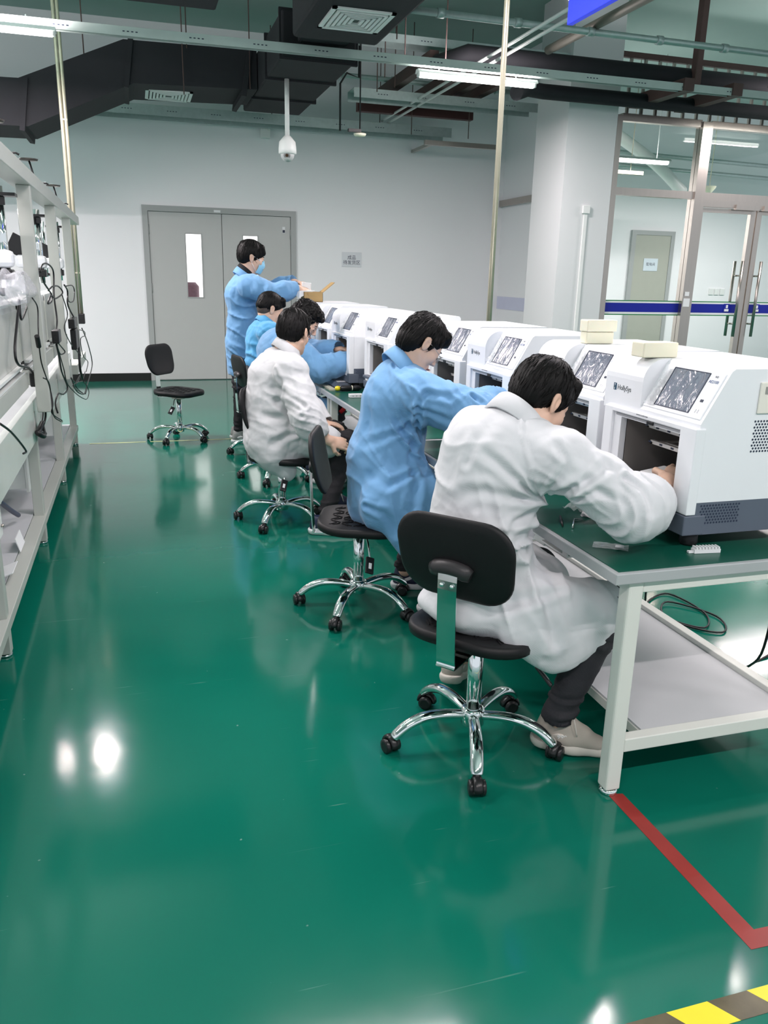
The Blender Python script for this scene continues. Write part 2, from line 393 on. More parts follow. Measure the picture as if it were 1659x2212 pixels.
# ---- glass partition with stainless frame (plane y = 9)
GX = 5.45
gp = MB()
gp.b2((GX, 8.95, 0), (GX + 0.07, 9.05, 3.36))                       # left post
for a_, b_ in ((GX + .07, 6.60), (6.74, 8.9), (9.04, 12.0)): gp.b2((a_, 8.955, 3.30), (b_, 9.045, 3.38)); gp.b2((a_, 8.955, 2.50), (b_, 9.045, 2.585))
gp.b2((GX + .07, 8.955, 0.0), (6.60, 9.045, 0.1))
gp.b2((6.60, 8.93, 0), (6.74, 9.07, 3.36)); gp.b2((8.9, 8.93, 0), (9.04, 9.07, 3.36)); gp.b2((6.741, 8.931, 2.42), (8.899, 9.069, 2.499))
struct(gp.build('trim_glass_frame', M_steel))
for k, (a, b, c, d) in enumerate(((GX + .07, 6.60, 0.1, 2.50), (GX + .07, 6.60, 2.585, 3.30), (6.74, 8.9, 2.585, 3.30), (9.04, 12, 0.0, 2.5), (9.04, 12, 2.585, 3.3))):
    struct(MB().b2((a, 8.994, c), (b, 9.006, d)).build('window_%d' % (k + 2), M_glass))
for side, (x0, x1) in enumerate(((6.75, 7.56), (7.58, 8.39))):
    g = thing('door_%d' % (side + 2), None, None, (0, 9, 0)); g['kind'] = 'structure'
    MB().b2((x0 + .0, -0.006, 0.02), (x1, 0.006, 2.40)).build('door_glass', M_glass, g)
    fm = MB()
    for a, b in ((x0, x0 + .025) if side == 0 else (x1 - .025, x1), (x1 - 0.075, x1) if side == 0 else (x0, x0 + 0.075)): fm.b2((a, -0.03, 0.01), (b, 0.03, 2.41))
    q0, q1 = (x0 + .026, x1 - .076) if side == 0 else (x0 + .076, x1 - .026); fm.b2((q0, -0.029, 2.36), (q1, 0.029, 2.409)); fm.b2((q0, -0.029, 0.011), (q1, 0.029, 0.12)); fm.build('door_frame', M_steel, g)
    hx = x1 - 0.13 if side == 0 else x0 + 0.13
    for yy in (-0.075, 0.075):
        h = MB(); h.cyl((hx, yy, 0.86), (hx, yy, 1.80), 0.019, 14)
        for z in (1.02, 1.62): h.cyl((hx, 0, z), (hx, yy, z), 0.011, 10)
        h.build('door_handle', M_steel, g)
    hxs = hx - 0.10 if side == 0 else hx + 0.09
    sk = MB().b2((hxs - 0.05, -0.0125, 1.17), (hxs + 0.04, -0.0105, 1.27)).build('door_sticker', M_blue, g)
    s2 = MB(); s2.b2((hxs - 0.035, -0.0145, 1.175), (hxs + 0.03, -0.013, 1.205)); s2.b2((hxs - 0.015, -0.0145, 1.215), (hxs + 0.015, -0.013, 1.255)); s2.build('sticker_text', M_paper, sk)
cl = MB(); cl.b2((7.2, 8.90, 2.40), (7.55, 8.945, 2.46)); cl.b2((7.62, 8.90, 2.40), (7.9, 8.945, 2.46))
tag(cl.build('door_closer', M_steel), 'steel door closer mounted above the glass double doors', 'door closer')
# blue and green manifestation bands across the glass
for k, (x0, x1) in enumerate(((GX + .07, 6.60), (6.76, 7.48), (7.66, 8.89))):
    fb = MB().b2((x0, 8.991, 1.155), (x1, 8.9935, 1.265)).build('trim_%d' % (k + 1), M_blue); struct(fb)
    fg = MB(); fg.b2((x0, 8.991, 1.285), (x1, 8.9935, 1.297)); fg.b2((x0, 8.991, 1.118), (x1, 8.9935, 1.130)); struct(fg.build('trim_%d' % (k + 5), M_greenf))
    fw = MB(); fw.b2((x0, 8.991, 1.130), (x1, 8.9935, 1.155)); fw.b2((x0, 8.991, 1.265), (x1, 8.9935, 1.285)); struct(fw.build('trim_%d' % (k + 9), M_paper))
lk = MB(); lk.b2((6.62, 8.915, 1.36), (6.68, 8.929, 1.41)); lk.b2((6.61, 8.915, 1.23), (6.70, 8.929, 1.33))
tag(lk.build('access_reader', M_paper), 'small white card reader and label on the steel post beside the glass doors', 'card reader')

# inner door
idr = thing('door_4', None, None, (0, 14.0, 0)); idr['kind'] = 'structure'
MB().b2((9.04, -0.05, 0), (9.13, -0.001, 2.45)).b2((9.90, -0.05, 0), (9.98, -0.001, 2.45)).b2((9.13, -0.05, 2.37), (9.90, -0.001, 2.45)).build('door_frame', M_frame, idr)
il = MB().b2((9.13, -0.035, 0.01), (9.90, -0.003, 2.37)).build('door_leaf', mat('sage_door', (0.40, 0.41, 0.35), 0.5), idr)
sg = MB().b2((9.35, -0.045, 1.72), (9.66, -0.036, 1.95)).build('door_sign', mat('sign_plate', (0.62, 0.70, 0.76), 0.4), il)
text_mesh('配电间', 0.065, M_ink, 'sign_text', sg, Matrix.Translation((9.505, -0.046, 1.84)) @ RX)
sw = MB()
for k in range(3): sw.b2((10.93 + .13 * k, 13.975, 1.30), (11.03 + .13 * k, 13.999, 1.42), bev=0.004)
tag(sw.build('switch_panel', M_white), 'row of three white wall switches beyond the glass doors', 'wall switch')
# vertical steel bars above the glass
gr = thing('bar_grille', 'row of vertical steel bars above the glass partition', 'grille', (0, 9, 0))
g = MB(); g.b2((5.45, 0.02, 3.97), (12, 0.07, 4.03)); g.build('top_rail', M_rust, gr)
for k in range(34):
    x = 5.60 + 0.19 * k
    MB().b2((x, 0.03, 3.375), (x + 0.03, 0.06, 3.975)).build('bar', M_steel, gr)

# ---- floor markings
rt = MB(); rt.prism([(1.305, 1.835), (1.352, 1.825), (1.362, 1.265), (2.9, 1.21), (2.9, 1.16), (1.312, 1.215)], 0.0004, 0.0012, 'z')
tag(rt.build('floor_tape', mat('red_floor_tape', (0.30, 0.035, 0.03), 0.35, var=0.2, scale=12)), 'red tape line on the floor running from the near table leg and turning a corner', 'floor tape')
yb = MB(); y0, y1 = 1.062, 1.122
ang = 0.0
for k in range(18):
    x = 0.42 + 0.105 * k
    yb.prism([(x, y0), (x + 0.105, y0), (x + 0.065, y1), (x - 0.04, y1)], 0.0003, 0.0011, 'z', mi=k % 2)
tag(yb.build('hazard_tape', [mat('hazard_yellow', (0.72, 0.62, 0.03), 0.3, var=0.1), mat('hazard_black', (0.10, 0.085, 0.05), 0.25, var=0.5, scale=14)]), 'yellow and black striped hazard tape on the floor at the bottom right', 'floor tape')
yl = MB()
for (a, b) in ((-0.47, 0.02), (0.06, 0.50), (0.53, 0.95)): yl.b2((a, 7.60, 0.0003), (b, 7.635, 0.001))
tag(yl.build('yellow_line', mat('worn_yellow_tape', (0.55, 0.60, 0.30), 0.4, var=0.3, scale=9)), 'worn thin yellow tape line across the floor beneath the empty chair', 'floor tape')
# ================================================================ services under the ceiling
M_tube = mat('glowing_tube', (1, 1, 1), 0.4, emit=(1.0, 0.98, 0.92), estr=9.0)
M_lamp = mat('lamp_housing', (0.75, 0.77, 0.76), 0.4)
def tube_lamp(x, y, z, label, group=None, hang=0.12):
    t = thing('tube_lamp', label, 'ceiling lamp', (x, y, z), 0, group)
    b = MB(); b.prism([(-0.03, 0.045), (0.03, 0.045), (0.055, 0.012), (-0.055, 0.012)], -0.62, 0.62, 'x'); b.build('housing', M_lamp, t)
    for s_ in (-1, 1): MB().box((0.605 * s_, 0, 0.0), (0.02, 0.05, 0.04), bev=0.004).build('end_cap', M_lamp, t)
    for yy in (0.0,): MB().cyl((-0.59, yy, -0.008), (0.59, yy, -0.008), 0.019, 14).build('tube', M_tube, t)
    for s_ in (-1, 1): MB().cyl((0.4 * s_, 0, 0.045), (0.4 * s_, 0, hang), 0.004, 6).build('hanger', M_galv, t)
    l = bpy.data.lights.new('tube_light', 'AREA'); l.shape = 'RECTANGLE'; l.size = 1.18; l.size_y = 0.06; l.energy = LAMP_POWER * ({3.3: 1.2, 7.7: 0.9}.get(x, 2.2) if y > 7 else 0.7)
    l.color = (1.0, 0.885, 0.905)
    lo = bpy.data.objects.new('tube_light', l); COL.objects.link(lo); lo.parent = t; lo.location = (0, 0, -0.032)
    l2 = l.copy(); l2.energy = l.energy * 0.35; l2.size_y = 0.1
    lu = bpy.data.objects.new('tube_uplight', l2); COL.objects.link(lu); lu.parent = t; lu.location = (0, 0, 0.05); lu.rotation_euler = (PI, 0, 0)
    return t
LBL = {8.0: ['tube lamp over the far left, out of sight', 'lit tube lamp at the upper left corner above the left workbench', 'lit tube lamp hanging under the cable channel above the instruments', 'lit tube lamp hanging over the far right glass doors']}
for ry, xs in ROWS:
    for i, x in enumerate(xs):
        if ry == 8.0: tube_lamp(x, 7.84 if x == -1.1 else ry, GREY_H, LBL[8.0][i])
        else: tube_lamp(x, ry, GREY_H, 'lit tube lamp of the near rows overhead, outside the picture', 'overhead tube lamps near the camera')
il = tube_lamp(7.0, 11.0, 3.20, 'lit tube lamp in the room behind the glass partition', hang=1.4)
il.children[-1].data.energy = 4; il.children[-2].data.energy = 105
il2 = tube_lamp(10.4, 11.4, 3.20, 'added unseen tube lamp that brightens the glass room, right of the picture', hang=1.4)  # lamp added out of view to brighten the room behind the glass
for c_ in il2.children:
    if c_.type == 'LIGHT': c_.data.energy = 75 if c_.name.startswith('tube_light') else 3
tag(MB().b2((5.9, 11.3, 3.05), (7.4, 11.38, 3.10)).cyl((6.2, 11.34, 3.1), (6.2, 11.34, 4.6), .006, 6).cyl((7.2, 11.34, 3.1), (7.2, 11.34, 4.6), .006, 6).build('inner_channel', mat('olive_channel', (0.25, 0.25, 0.18), 0.5)), 'thin olive metal channel under the lamp behind the glass', 'channel')

# lamp channel (perforated strut) along x carrying the tube lamps
def strut(name, label, a, b, w=0.05, h=0.05, m=M_galv, holes=True):
    a = Vector(a); b = Vector(b); d = (b - a); L = d.length; d.normalize()
    u = Vector((-d.y, d.x, 0)); mb = MB(); up = Vector((0, 0, 1))
    R = Matrix((d, u, up)).transposed()
    mb.box((a + b) / 2, (L, w, 0.004), R); mb.box((a + b) / 2 + u * w / 2 - up * h / 2, (L, 0.003, h), R); mb.box((a + b) / 2 - u * w / 2 - up * h / 2, (L, 0.003, h), R)
    if holes:
        n = int(L / 0.55)
        for k in range(n):
            for q in range(4):
                mb.box(a + d * (0.3 + 0.55 * k + 0.035 * q) - u * (w / 2 + 0.002) - up * h / 2, (0.018, 0.002, 0.008), R, mi=1)
    return tag(mb.build(name, [m, M_ink]), label, 'cable channel')
strut('lamp_channel', 'long pale perforated metal channel carrying the tube lamps across the room', (-1.9, 8.03, 3.49), (9.0, 7.93, 3.49), 0.07, 0.07, mat('pale_galvanised', (0.50, 0.58, 0.55), 0.45, 0.2, var=0.1))
strut('wall_tray', 'galvanised cable tray running along the top of the back wall', (-2.5, 11.75, 3.53), (4.4, 11.7, 3.52), 0.35, 0.12)
strut('side_tray', 'galvanised cable tray high between the back wall and the column', (2.6, 10.2, 3.62), (5.0, 10.2, 3.62), 0.30, 0.10)
strut('upper_tray', 'cable tray crossing under the ceiling left of the column', (2.2, 9.1, 3.93), (4.8, 9.1, 3.93), 0.25, 0.08)

# black insulated ducts
def duct_box(mb, lo, hi): mb.b2(lo, hi, bev=0.02)
du = thing('main_duct', 'large black insulated air duct crossing the upper left with a jog down', 'air duct')
d = MB()
pf = [(1.41, 3.42), (0.13, 3.38), (-0.93, 2.90), (-4.0, 2.86), (-4.0, 3.28), (-0.98, 3.34), (0.05, 3.78), (1.41, 3.80)]
d.prism(pf, 9.62, 10.5, 'y'); d.build('duct_body', M_duct, du)
for x, z in ((0.09, 3.58), (-0.95, 3.10), (1.3, 3.59)):
    MB().box((x, 10.06, z), (0.05, 0.93, 0.50), Matrix.Rotation(0.15, 3, 'Y')).build('flange', M_duct, du)
tr = thing('branch_duct', 'black insulated air duct running towards the camera at the top centre', 'air duct')
MB().b2((1.42, 8.12, 3.42), (2.12, 10.9, 3.80), bev=0.02).build('duct_body', M_duct, tr)
MB().b2((1.55, 7.4, 3.52), (2.0, 8.05, 3.80), bev=0.02).build('neck', M_duct, tr)
MB().b2((1.40, 4.9, 3.42), (2.14, 7.5, 3.85), bev=0.03).build('plenum_box', M_duct, tr)
for y in (8.14, 9.0, 10.0): MB().b2((1.40, y, 3.40), (2.14, y + 0.04, 3.82)).build('flange', M_duct, tr)
du3 = MB().b2((-1.5, 6.3, 3.43), (0.73, 7.05, 3.72), bev=0.02)
tag(du3.build('upper_duct', M_duct), 'short black duct section high at the top edge above the double door', 'air duct')
def vent(name, label, x0, y0, x1, y1, z):
    t = thing(name, label, 'air vent', ((x0 + x1) / 2, (y0 + y1) / 2, z)); w = x1 - x0; h = y1 - y0
    f = MB(); t_ = 0.035
    f.b2((-w / 2, -h / 2, -0.012), (w / 2, -h / 2 + t_, 0)); f.b2((-w / 2, h / 2 - t_, -0.012), (w / 2, h / 2, 0))
    f.b2((-w / 2, -h / 2, -0.012), (-w / 2 + t_, h / 2, 0)); f.b2((w / 2 - t_, -h / 2, -0.012), (w / 2, h / 2, 0))
    f.build('vent_frame', M_white, t)
    for k in range(5):
        q = 0.06 + 0.036 * k; a = MB(); ww = w / 2 - q; hh = h / 2 - q
        if ww < 0.02 or hh < 0.02: break
        for (lx, ly, sx, sy) in ((0, -hh, 2 * ww, .012), (0, hh, 2 * ww, .012), (-ww, 0, .012, 2 * hh), (ww, 0, .012, 2 * hh)):
            a.box((lx, ly, -0.008 + 0.0), (sx + .012, sy, 0.02))
        a.build('louvre', M_white, t)
    MB().b2((-w / 2 + .01, -h / 2 + .01, -0.002), (w / 2 - .01, h / 2 - .01, 0.0)).build('vent_backing', mat('vent_dark', (0.10, 0.12, 0.11), 0.6), t)
    return t
vent('ceiling_vent', 'large square white louvred air vent under the near black duct', 1.53, 6.55, 2.02, 7.10, 3.418)
vent('ceiling_vent', 'smaller white louvred air vent under the far black duct', 0.25, 9.90, 0.75, 10.44, 3.395)

def pipe(name, label, pts, r, m, cat='pipe', seg=14, rings=0):
    b = MB(); b.ring(pts, r, seg)
    if rings:
        a = Vector(pts[0]); c = Vector(pts[-1])
        for k in range(rings):
            p = a.lerp(c, (k + 0.5) / rings); dd = (c - a).normalized(); b.cyl(p - dd * 0.03, p + dd * 0.03, r * 1.35, seg)
    return tag(b.build(name, m), label, cat)
pipe('black_pipe', 'thick black insulated pipe across the upper right above the column', [(3.15, 8.75, 3.62), (3.35, 8.45, 3.67), (9.5, 8.45, 3.67)], 0.10, M_duct)
pipe('black_pipe', 'lower thick black insulated pipe just below the lamp channel at the right', [(3.9, 8.4, 3.36), (4.1, 8.55, 3.44), (4.3, 8.6, 3.44), (9.5, 8.6, 3.44)], 0.075, M_duct)
pipe('sprinkler_pipe', 'thin galvanised pipe crossing the whole upper right under the slab', [(2.2, 7.05, 3.60), (8.5, 7.10, 3.60)], 0.028, M_galv, rings=9)
pipe('sprinkler_pipe', 'galvanised pipe running towards the camera beside the blue sign', [(4.0, 7.95, 3.66), (4.0, 3.0, 3.66)], 0.04, mat('dull_brown_pipe', (0.22, 0.20, 0.17), 0.5, 0.3))
pipe('conduit', 'upper of two thin white conduits slanting below the blue sign', [(3.40, 11.6, 3.56), (3.40, 3.5, 3.56)], 0.015, M_white)
pipe('conduit', 'lower of two thin white conduits slanting below the blue sign', [(3.49, 11.6, 3.54), (3.49, 3.5, 3.54)], 0.015, M_white)
pipe('conduit', 'thin grey pipe crossing behind the black ducts near the back wall', [(2.2, 10.6, 3.86), (5.0, 10.6, 3.84)], 0.03, M_galv, rings=4)
for k, x in enumerate((3.12, 3.62, 3.92, 4.22)):
    tag(MB().b2((x, 8.9, 3.68), (x + 0.10, 11.2, 3.80)).build('steel_joist', M_rust), 'dark brown steel joist overhead left of the column', 'joist', 'brown joists left of the column')
tag(MB().b2((2.9, 11.0, 3.55), (4.5, 11.1, 3.68)).build('cross_beam', mat('maroon_primer', (0.07, 0.02, 0.02), 0.6)), 'maroon primed steel beam overhead near the back wall', 'beam')
for lab, x in (('brown steel beam end above the column, left of two', 5.55), ('brown steel beam end above the glass partition, right of two', 6.15)):
    tag(MB().b2((x, 7.9, 3.42), (x + 0.12, 8.9, 3.54)).build('beam_end', M_rust), lab, 'beam')
tag(MB().b2((5.95, 8.3, 3.55), (6.03, 8.38, 4.6)).build('hanger_post', M_rust), 'brown steel hanger post dropping from the slab behind the black pipe', 'hanger')
tag(MB().b2((3.9, 11.2, 3.24), (4.95, 11.26, 3.30)).b2((4.0, 11.26, 3.25), (4.05, 12.1, 3.29)).build('shelf_bracket', M_steel), 'short steel angle bracket high in the corner left of the column', 'bracket')
tag(MB().b2((0.5, 6.6, 4.2), (5.2, 7.0, 4.6)).build('slab_beam', M_ceil), 'pale concrete beam coloured with green floor bounce under the ceiling slab at the top', 'beam', kind='structure')
# hanging rods
random.seed(3)
for (x, y, z0) in ((-0.35, 9.9, 3.3), (0.63, 9.55, 3.3), (0.68, 9.6, 3.75), (1.0, 8.2, 3.85), (1.25, 8.1, 3.85), (1.33, 9.6, 3.42), (2.35, 7.6, 3.52), (2.62, 8.2, 3.52), (2.66, 9.0, 3.52), (2.75, 9.6, 3.5), (3.0, 8.1, 3.52),
                   (3.05, 9.9, 3.62), (3.6, 10.9, 3.3), (4.4, 10.9, 3.3), (5.6, 7.8, 3.5), (6.5, 7.8, 3.5), (6.9, 7.5, 3.5), (7.3, 8.2, 3.5), (1.9, 11.7, 3.52), (3.4, 11.7, 3.52)):
    tag(MB().cyl((x, y, z0), (x, y, 4.62), 0.006, 6).build('threaded_rod', M_rust), 'thin threaded rod hanging from the ceiling slab', 'hanging rod', 'threaded rods under the ceiling')
# diagonal braces and a few loose pipes by the slab
pipe('drop_pipe', 'thin vertical pipe dropping to the right of the black pipe', [(7.35, 7.6, 3.6), (7.35, 7.6, 4.6)], 0.03, M_galv)
pipe('curved_conduit', 'black hooked conduit above the far bell on the back wall', [(2.75, 10.4, 4.62), (2.75, 10.4, 3.80), (2.6, 10.4, 3.84), (2.52, 10.4, 3.72), (2.52, 10.4, 3.2)], 0.012, M_black)

# ---- blue hanging sign
sgn = thing('hanging_sign', 'blue hanging sign with a white stripe at the top right', 'sign', (2.13, 3.2, 2.72))
MB().b2((-0.015, -0.8, 0.0), (0.015, 0.82, 0.40), bev=0.002).build('sign_board', mat('sign_blue', (0.008, 0.02, 0.62), 0.4, emit=(0.02, 0.05, 1.0), estr=0.25), sgn)
MB().b2((-0.018, -0.8, 0.105), (-0.0155, 0.82, 0.122)).build('stripe', M_paper, sgn)
for y in (-0.5, 0.5): MB().cyl((0, y, 0.4), (0, y, 1.9), 0.004, 6).build('wire', M_galv, sgn)

# ---- dome camera on its drop tube
dc = thing('dome_camera', 'white dome security camera hanging in front of the back wall', 'security camera', (1.62, 9.0, 2.72))
MB().cyl((0, 0, 0.16), (0, 0, 0.702), 0.024, 14).build('drop_tube', M_white, dc)
MB().lathe((0, 0, 0), [(0.03, 0.17), (0.05, 0.15), (0.085, 0.11), (0.093, 0.04), (0.093, 0.0), (0.07, -0.01)], 24).build('camera_housing', M_white, dc)
MB().ball((0, 0, -0.01), 0.072, 20).build('camera_ball', mat('ball_grey', (0.55, 0.56, 0.56), 0.3), dc)
e = MB(); e.lathe((0, 0, 0), [(0.036, 0.0), (0.036, 0.068), (0.02, 0.074)], 18, axis=(-0.25, -0.9, -0.35)); e.build('lens', mat('lens_ring', (0.25, 0.25, 0.25), 0.3), dc)
e = MB(); e.lathe((0, 0, 0), [(0.015, 0.07), (0.015, 0.079)], 14, axis=(-0.25, -0.9, -0.35)); e.build('lens_glass', mat('amber_lens', (0.08, 0.05, 0.03), 0.1), dc)
jb = MB(); jb.box((1.86, 12.04, 3.36), (0.13, 0.11, 0.12), bev=0.01); jb.cyl((1.9, 12.0, 3.40), (1.9, 11.9, 3.46), 0.012, 8)
tag(jb.build('wall_box', M_white), 'small white box fixed high on the back wall left of the dome camera', 'junction box')
bl = thing('smoke_bell', 'small dark bracket with a white disc hanging below the trays by the back wall', 'detector', (2.45, 9.2, 2.98))
MB().lathe((0, 0, 0), [(0.0, 0.02), (0.07, 0.012), (0.06, -0.01), (0.0, -0.02)], 20).build('disc', M_foam, bl)
MB().box((-0.06, 0, 0.04), (0.14, 0.05, 0.03)).cyl((0, 0, 0.0), (0, 0, 1.63), 0.008, 8).build('bracket', M_black, bl)

# ---- things in the room behind the glass
ip = MB(); ip.ring(smooth_path([(7.2, 12.0, 3.75), (8.2, 12.2, 3.35), (8.9, 12.4, 2.98)], 6), 0.09, 14); ip.cyl((8.2, 12.2, 3.4), (8.2, 12.2, 4.6), .006, 6)
tag(ip.build('white_duct_pipe', M_white), 'white insulated pipe slanting down behind the glass partition', 'pipe')
ib = MB(); ib.b2((5.9, 11.6, 3.55), (6.75, 11.9, 3.72)); ib.cyl((6.3, 11.75, 3.7), (6.3, 11.75, 4.6), .006, 6); tag(ib.build('inner_duct', M_galv), 'grey duct piece behind the upper glass pane', 'air duct')
for k, (x, z, lab) in enumerate(((7.6, 3.62, 'upper thin pipe behind the upper glass panes'), (7.6, 3.42, 'lower thin pipe behind the upper glass panes'))):
    pipe('inner_pipe', lab, [(5.9, 12.8, z), (12.5, 12.8, z - 0.12)], 0.035, M_galv)
cn = MB(); cn.cyl((9.35, 12.3, 3.05), (9.35, 12.3, 4.6), .008, 6); cn.lathe((9.35, 12.3, 2.95), [(0.02, 0.0), (0.10, 0.10), (0.11, 0.13), (0.0, 0.14)], 18)
tag(cn.build('funnel_lamp', M_foam), 'cream cone shaped fitting under the ceiling behind the glass', 'fitting')
# poles
def pole(name, label, pts, r):
    p = MB()
    for dx in (0.0, 0.036): p.ring([(x + dx, y, z) for x, y, z in pts], r, 12)
    for z in (pts[-1][2] + 0.5, 2.0, 2.9): p.box((pts[0][0] + 0.018, pts[0][1], z), (0.062, 0.03, 0.012))
    return tag(p.build(name, M_pole), label, 'pole')
pole('service_pole', 'pair of thin brass toned service poles at the end of the left workbench', [(-0.565, 9.05, 4.6), (-0.565, 9.05, 0.98)], 0.017)
p2 = MB(); p2.cyl((2.03, 4.56, 4.6), (2.03, 4.56, 0.745), 0.016, 14); p2.box((2.03, 4.56, 0.76), (0.09, 0.09, 0.03))
tag(p2.build('service_pole', M_pole), 'thin brass toned service pole rising behind the instruments left of the column', 'pole')
# ================================================================ chairs
def rounded_rect(w, h, r, n=6, taper=0.0):
    pts = []
    for cx, cy, a0 in ((w / 2 - r, h / 2 - r, 0), (-w / 2 + r, h / 2 - r, 90), (-w / 2 + r, -h / 2 + r, 180), (w / 2 - r, -h / 2 + r, 270)):
        for k in range(n + 1):
            a = math.radians(a0 + 90 * k / n); x = cx + r * math.cos(a); y = cy + r * math.sin(a)
            pts.append((x * (1 + taper * y / h), y))
    return pts
def slab(mb, outline, f, thick, mi=0, rings=5, edge=0.012):
    """a padded slab: outline in (u,v), f(u,v,t)->point, rounded rim"""
    n = len(outline); vs = []; lv = []
    prof = [(-thick / 2, 0.93), (-thick / 2 + edge * .3, 0.985), (0, 1.0), (thick / 2 - edge * .3, 0.985), (thick / 2, 0.93)]
    for t, s_ in prof:
        for (u, v) in outline: vs.append(f(u * s_, v * s_, t))
    fs = []
    for i in range(len(prof) - 1):
        for k in range(n): fs.append((i * n + k, i * n + (k + 1) % n, (i + 1) * n + (k + 1) % n, (i + 1) * n + k))
    for side, t in ((0, -thick / 2), (len(prof) - 1, thick / 2)):
        base = side * n; prev = base
        for r_ in range(1, rings):
            s_ = 0.93 * (1 - r_ / rings); o = len(vs)
            for (u, v) in outline: vs.append(f(u * s_, v * s_, t))
            for k in range(n):
                q = (prev + k, prev + (k + 1) % n, o + (k + 1) % n, o + k); fs.append(q if side else q[::-1])
            prev = o
        o = len(vs); vs.append(f(0, 0, t))
        for k in range(n): q = (prev + k, prev + (k + 1) % n, o); fs.append(q if side else q[::-1])
    mb.add(vs, fs, mi, True)

def make_chair(label, loc, yaw, base_rot, drop=0.0, group=None, back_z=0.0):
    """forward is local +x; drop raises/lowers the column"""
    t = thing('work_chair', label, 'chair', loc, math.radians(yaw))
    zt = 0.400 + drop                       # underside of the seat
    hub = MB()
    hub.lathe((0, 0, 0), [(0.030, 0.075), (0.040, 0.078), (0.042, 0.125), (0.036, 0.135), (0.030, 0.138)], 24); hub.build('hub', M_chrome, t)
    c = MB(); c.lathe((0, 0, 0), [(0.025, 0.10), (0.025, zt - 0.05), (0.018, zt - 0.045), (0.018, zt - 0.01)], 20); c.build('column', M_chrome, t)
    MB().lathe((0, 0, 0), [(0.0215, zt - 0.05), (0.0215, zt - 0.015)], 16).build('column_sleeve', M_bplast, t)
    for k in range(5):
        a = math.radians(base_rot - yaw + 72 * k); ca, sa = math.cos(a), math.sin(a)
        pts = [(0.03, 0.112), (0.10, 0.122), (0.17, 0.120), (0.225, 0.100), (0.262, 0.072), (0.275, 0.058)]
        sp = smooth_path([(p[0] * ca, p[0] * sa, p[1]) for p in pts], 4)
        n = len(sp); rad = [0.0185 + 0.004 * math.sin(PI * i / n) for i in range(n)]
        MB().ring(sp, rad, 12, flat=0.75).build('base_arm', M_chrome, t)
        w = MB(); cx, cy = 0.278 * ca, 0.278 * sa; b_ = a + 0.9 + 1.3 * k
        ax = Vector((math.cos(b_), math.sin(b_), 0)); fwd = Vector((-ax.y, ax.x, 0)); ctr = Vector((cx, cy, 0.0255)) + fwd * 0.012
        for s_ in (-1, 1):
            w.lathe(ctr + ax * (0.006 * s_ if s_ > 0 else -0.028), [(0.016, 0.0), (0.0245, 0.003), (0.0245, 0.019), (0.016, 0.022)] if True else [], 18, axis=ax)
        w.build('castor_wheel', M_castor, t)
        f = MB(); f.cyl((cx, cy, 0.03), (cx, cy, 0.066), 0.009, 10)
        pts = []
        for q in range(9):
            th = PI * (q / 8) ; pts.append(ctr + fwd * (0.030 * math.cos(th)) + Vector((0, 0, 0.030 * math.sin(th))))
        f.ring(pts, 0.0075, 8, up=ax, flat=2.1); f.build('castor_fork', M_castor, t)
    # mechanism and lever
    m = MB(); m.box((0.0, 0, zt - 0.012), (0.22, 0.14, 0.010)); m.box((0, 0, zt - 0.025), (0.10, 0.08, 0.022), bev=0.004); m.build('mechanism', M_steel, t)
    lv = MB(); lv.ring(smooth_path([(0.03, -0.04, zt - 0.02), (0.05, -0.13, zt - 0.025), (0.06, -0.165, zt - 0.06), (0.065, -0.185, zt - 0.085)], 4), 0.0045, 8)
    lvo = lv.build('lever', M_chrome, t)
    R_ = Matrix.Rotation(0.75, 3, 'X') @ Matrix.Rotation(0.5, 3, 'Y')
    MB().box((0.067, -0.212, zt - 0.112), (0.040, 0.080, 0.012), R_, bev=0.004).build('lever_paddle', M_bplast, t)
    MB().box(Vector((0.067, -0.216, zt - 0.115)) + R_ @ Vector((0, 0, 0.0065)), (0.014, 0.028, 0.001), R_).build('paddle_mark', M_paper, t)
    # seat
    def sf(u, v, th):
        dz = 0.018 * ((u / 0.21) ** 2) * (1 if u < 0 else -0.5) + 0.004 * (v / 0.22) ** 2
        return Vector((u + 0.01, v, zt + 0.022 + th + dz))
    sb = MB(); slab(sb, rounded_rect(0.39, 0.42, 0.13, 8), sf, 0.040); seat = sb.build('seat', M_pu, t)
    rb = MB()
    for i in range(-2, 3):
        for j in range(-3, 4):
            s_ = 1 if (i + j) % 2 else -1; u, v = i * 0.055, j * 0.042
            for dd in (-0.008, 0.008):
                p = sf(u + dd, v, 0.0215); R2 = Matrix.Rotation(0.75 * s_, 3, 'Z')
                rb.box(p, (0.040, 0.004, 0.0045), R2)
    rb.build('seat_ribs', M_pu, t)
    # back strap (bent steel strip) and backrest
    xb = -0.210; z0 = zt - 0.03
    prof = [(-0.02, z0 + 0.012), (-0.20, z0), (xb, z0 + 0.012), (xb - 0.006, z0 + 0.06), (xb - 0.015, z0 + 0.26), (xb - 0.013, z0 + 0.33)]
    sp = smooth_path([(p[0], 0, p[1]) for p in prof], 4)
    sm = MB(); vs = []; th = 0.004; w = 0.032
    for i, p in enumerate(sp):
        q = sp[min(i + 1, len(sp) - 1)] - sp[max(i - 1, 0)]; q.normalize(); nn = Vector((-q.z, 0, q.x))
        for s1, s2 in ((-1, -1), (1, -1), (1, 1), (-1, 1)): vs.append(p + Vector((0, w * s1, 0)) + nn * th / 2 * s2)
    fs = [(4 * i + k, 4 * i + (k + 1) % 4, 4 * i + 4 + (k + 1) % 4, 4 * i + 4 + k) for i in range(len(sp) - 1) for k in range(4)] + [(3, 2, 1, 0), tuple(4 * (len(sp) - 1) + k for k in range(4))]
    sm.add(vs, fs, 0, False); strap = sm.build('back_strap', mat('polished_strap', (0.75, 0.80, 0.79), 0.10, 1.0, var=0.02), t)
